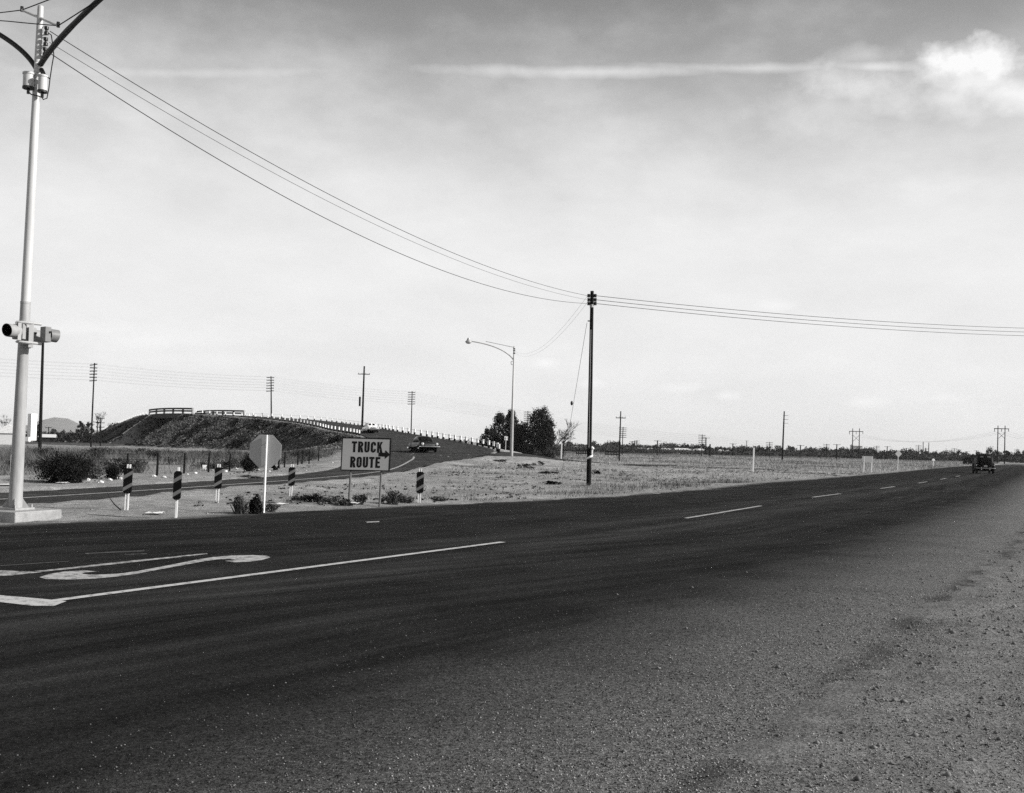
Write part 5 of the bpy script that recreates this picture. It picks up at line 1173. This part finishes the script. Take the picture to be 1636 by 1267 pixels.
# loose stones on the near shoulder and the verge
def stones(name, x, y, s, m, seed):
    r = np.random.default_rng(seed); n = len(x); z = np.maximum(H(x, y), 0.0) * (x > mR(y)) + (x <= mR(y)) * .012 + s * .25
    base = np.array([(1, 0, 0), (-1, 0, 0), (0, 1, 0), (0, -1, 0), (0, 0, .75), (0, 0, -.75)], float)
    V = base[None] * s[:, None, None] * r.uniform(.55, 1.3, (n, 6, 1)); t = r.uniform(0, 2 * pi, n); c, sn = np.cos(t), np.sin(t)
    V = np.stack([V[..., 0] * c[:, None] - V[..., 1] * sn[:, None], V[..., 0] * sn[:, None] + V[..., 1] * c[:, None], V[..., 2]], -1) + np.stack([x, y, z], 1)[:, None]
    f = np.array([(0, 2, 4), (2, 1, 4), (1, 3, 4), (3, 0, 4), (2, 0, 5), (1, 2, 5), (3, 1, 5), (0, 3, 5)])
    return V.reshape(-1, 3), (f[None] + 6 * np.arange(n)[:, None, None]).reshape(-1, 3)
r_g = np.random.default_rng(80); n = 45000; x = r_g.uniform(.3, 14, n); y = r_g.uniform(3.6, 24, n); d_ = (x - mR(y)) * .88
k = (x < .5 * y + 1) & (r_g.random(n) < np.where(d_ > -.1, np.exp(-np.abs(d_ - .2) / .9) + .22 * (vnoise(x, y, .9, 81) > .5), .35 * np.exp(d_ / .8))); x, y = x[k], y[k]
s = .003 + .022 * r_g.random(len(x)) ** 7 + .006 * r_g.random(len(x)) ** 2
V, F = stones('gravel', x, y, s, 'stone', 82)
n = 420000; x = r_g.uniform(-5, 9, n); y = 3.6 * (13.5 / 3.6) ** r_g.random(n); d_ = (x - mR(y)) * .88
k = (np.abs(x) < .5 * y + .5) & (r_g.random(n) < np.where(d_ > 0, .42, np.exp(-(d_ / 1.9) ** 2) * .62)); x, y = x[k], y[k]
s = .0022 + .0058 * r_g.random(len(x)) ** 2.2
V2, F2 = stones('grit', x, y, s, 'stone', 86)
de_ = (x - mR(y)) * .88; k = np.where(r_g.random(len(x)) < sstep(-2.6, -.6, de_) * .34, 2, r_g.integers(0, 2, len(x))).repeat(8)
stuff('shoulder_gravel', [(V, F)], mat('gravel_stone', .15, .95, .05, var=.5, scale=3))
for q_, v_ in enumerate((.03, .14, .32)): stuff('road_grit', [(V2, F2[k == q_])], mat('road_grit', v_, .95, .03, var=.3, scale=5))
r_g = np.random.default_rng(83); n = 5000; x = r_g.uniform(-14, 10, n); y = r_g.uniform(22, 70, n); k = offroad(x, y, .1) & (x > -.3 * y - 6) & (vnoise(x, y, 3, 84) > .42); x, y = x[k], y[k]
s = .008 + .045 * r_g.random(len(x)) ** 7
V, F = stones('verge', x, y, s, 'stone', 85); V[:, 2] += 0; stuff('verge_stones', [(V, F)], mat('verge_stone', .20, .95, .1, var=.5, scale=6))
# pale scraps and rocks along the fence foot, singly
r = random.Random(9); sm = []
for k in range(4):
    mb = MB().ell((0, 0, 0), (.16, .13, .09), 8, 5); me = mb.mesh('pale_rock', 'paper')
    for v in me.vertices: v.co *= 1 + .45 * mnoise.noise(v.co * 9 + Vector((k * 5, 0, 0)))
    sm.append(me)
for u, v in ((120, 771), (140, 768), (160, 772), (176, 768), (183, 763), (186, 765), (192, 766), (246, 762), (262, 764), (283, 761), (300, 759), (312, 757), (320, 754), (340, 752), (352, 750), (361, 754), (378, 750), (430, 754), (413, 752), (468, 753), (489, 753), (531, 740)):
    p = onto(u, v); o = link('pale_rock', sm[r.randrange(4)], None, p + Vector((0, 0, .03))); s_ = r.uniform(.25, .75); o.scale = (s_, s_, s_); o.rotation_euler = (0, 0, r.uniform(0, 6))
    tag(o, 'pale rock lying in the litter along the fence foot', 'rock', 'pale rocks along the fence foot')
def scrap(u, v, w, h, label, up=0):
    p = onto(u, v); mb = MB(); n = 5; vs = []
    for i in range(n):
        for j in range(n): vs.append(((i / (n - 1) - .5) * w, (j / (n - 1) - .5) * h, .03 + .06 * abs(mnoise.noise(Vector((i * .8 + u, j * .8, 3)))) + up * i * 0))
    fs = [(i * n + j, (i + 1) * n + j, (i + 1) * n + j + 1, i * n + j + 1) for i in range(n - 1) for j in range(n - 1)]
    o = mb.add(vs, fs).build('paper_scrap', 'paper'); o.modifiers.new('t', 'SOLIDIFY').thickness = .006; o.location = p; o.rotation_euler = (.5 * up, 0, r.uniform(-.5, .5)); return tag(o, label, 'litter')
scrap(8, 776, .75, .5, 'large white sheet of litter at the left edge behind the signal pole'); scrap(100, 773, .35, .3, 'white scrap at the foot of the large dark bush')
scrap(327, 750, .22, .5, 'upright white scrap of litter caught by a fence post', 2.2); scrap(447, 737, .22, .4, 'white scrap on the bank right of the stop sign plate', 2)
scrap(450, 807, .3, .25, 'white scrap on the island right of the stop sign post'); scrap(565, 806, .25, .2, 'crumpled white scrap at the left truck sign post'); scrap(247, 822, .35, .25, 'broken pale rubble by the dim hazard board')
# dry branch by the first hazard board
b = onto(192, 816); tag(MB().tube([at(172, 787, b.y) - Vector((0, 0, 0)), at(176, 797, b.y), at(183, 806, b.y), at(193, 815, b.y)], [.006, .009, .012, .014], 5).build('dry_branch', 'bush_dark'), 'bent dry branch leaning left of the first hazard board', 'branch')

# ------------------------------------------------------------------ air
hm = bpy.data.materials.new('air'); hm.use_nodes = True; t = hm.node_tree; t.nodes.clear()
ou = t.nodes.new('ShaderNodeOutputMaterial'); pv = t.nodes.new('ShaderNodeVolumePrincipled'); pv.inputs['Density'].default_value = 6.0e-5; pv.inputs['Color'].default_value = (.95, .95, .95, 1)
t.links.new(pv.outputs[0], ou.inputs['Volume'])
hb_ = MB().box((0, 5900, 70), (18400, 12600, 160)).build('haze', hm); tag(hb_, kind='stuff')
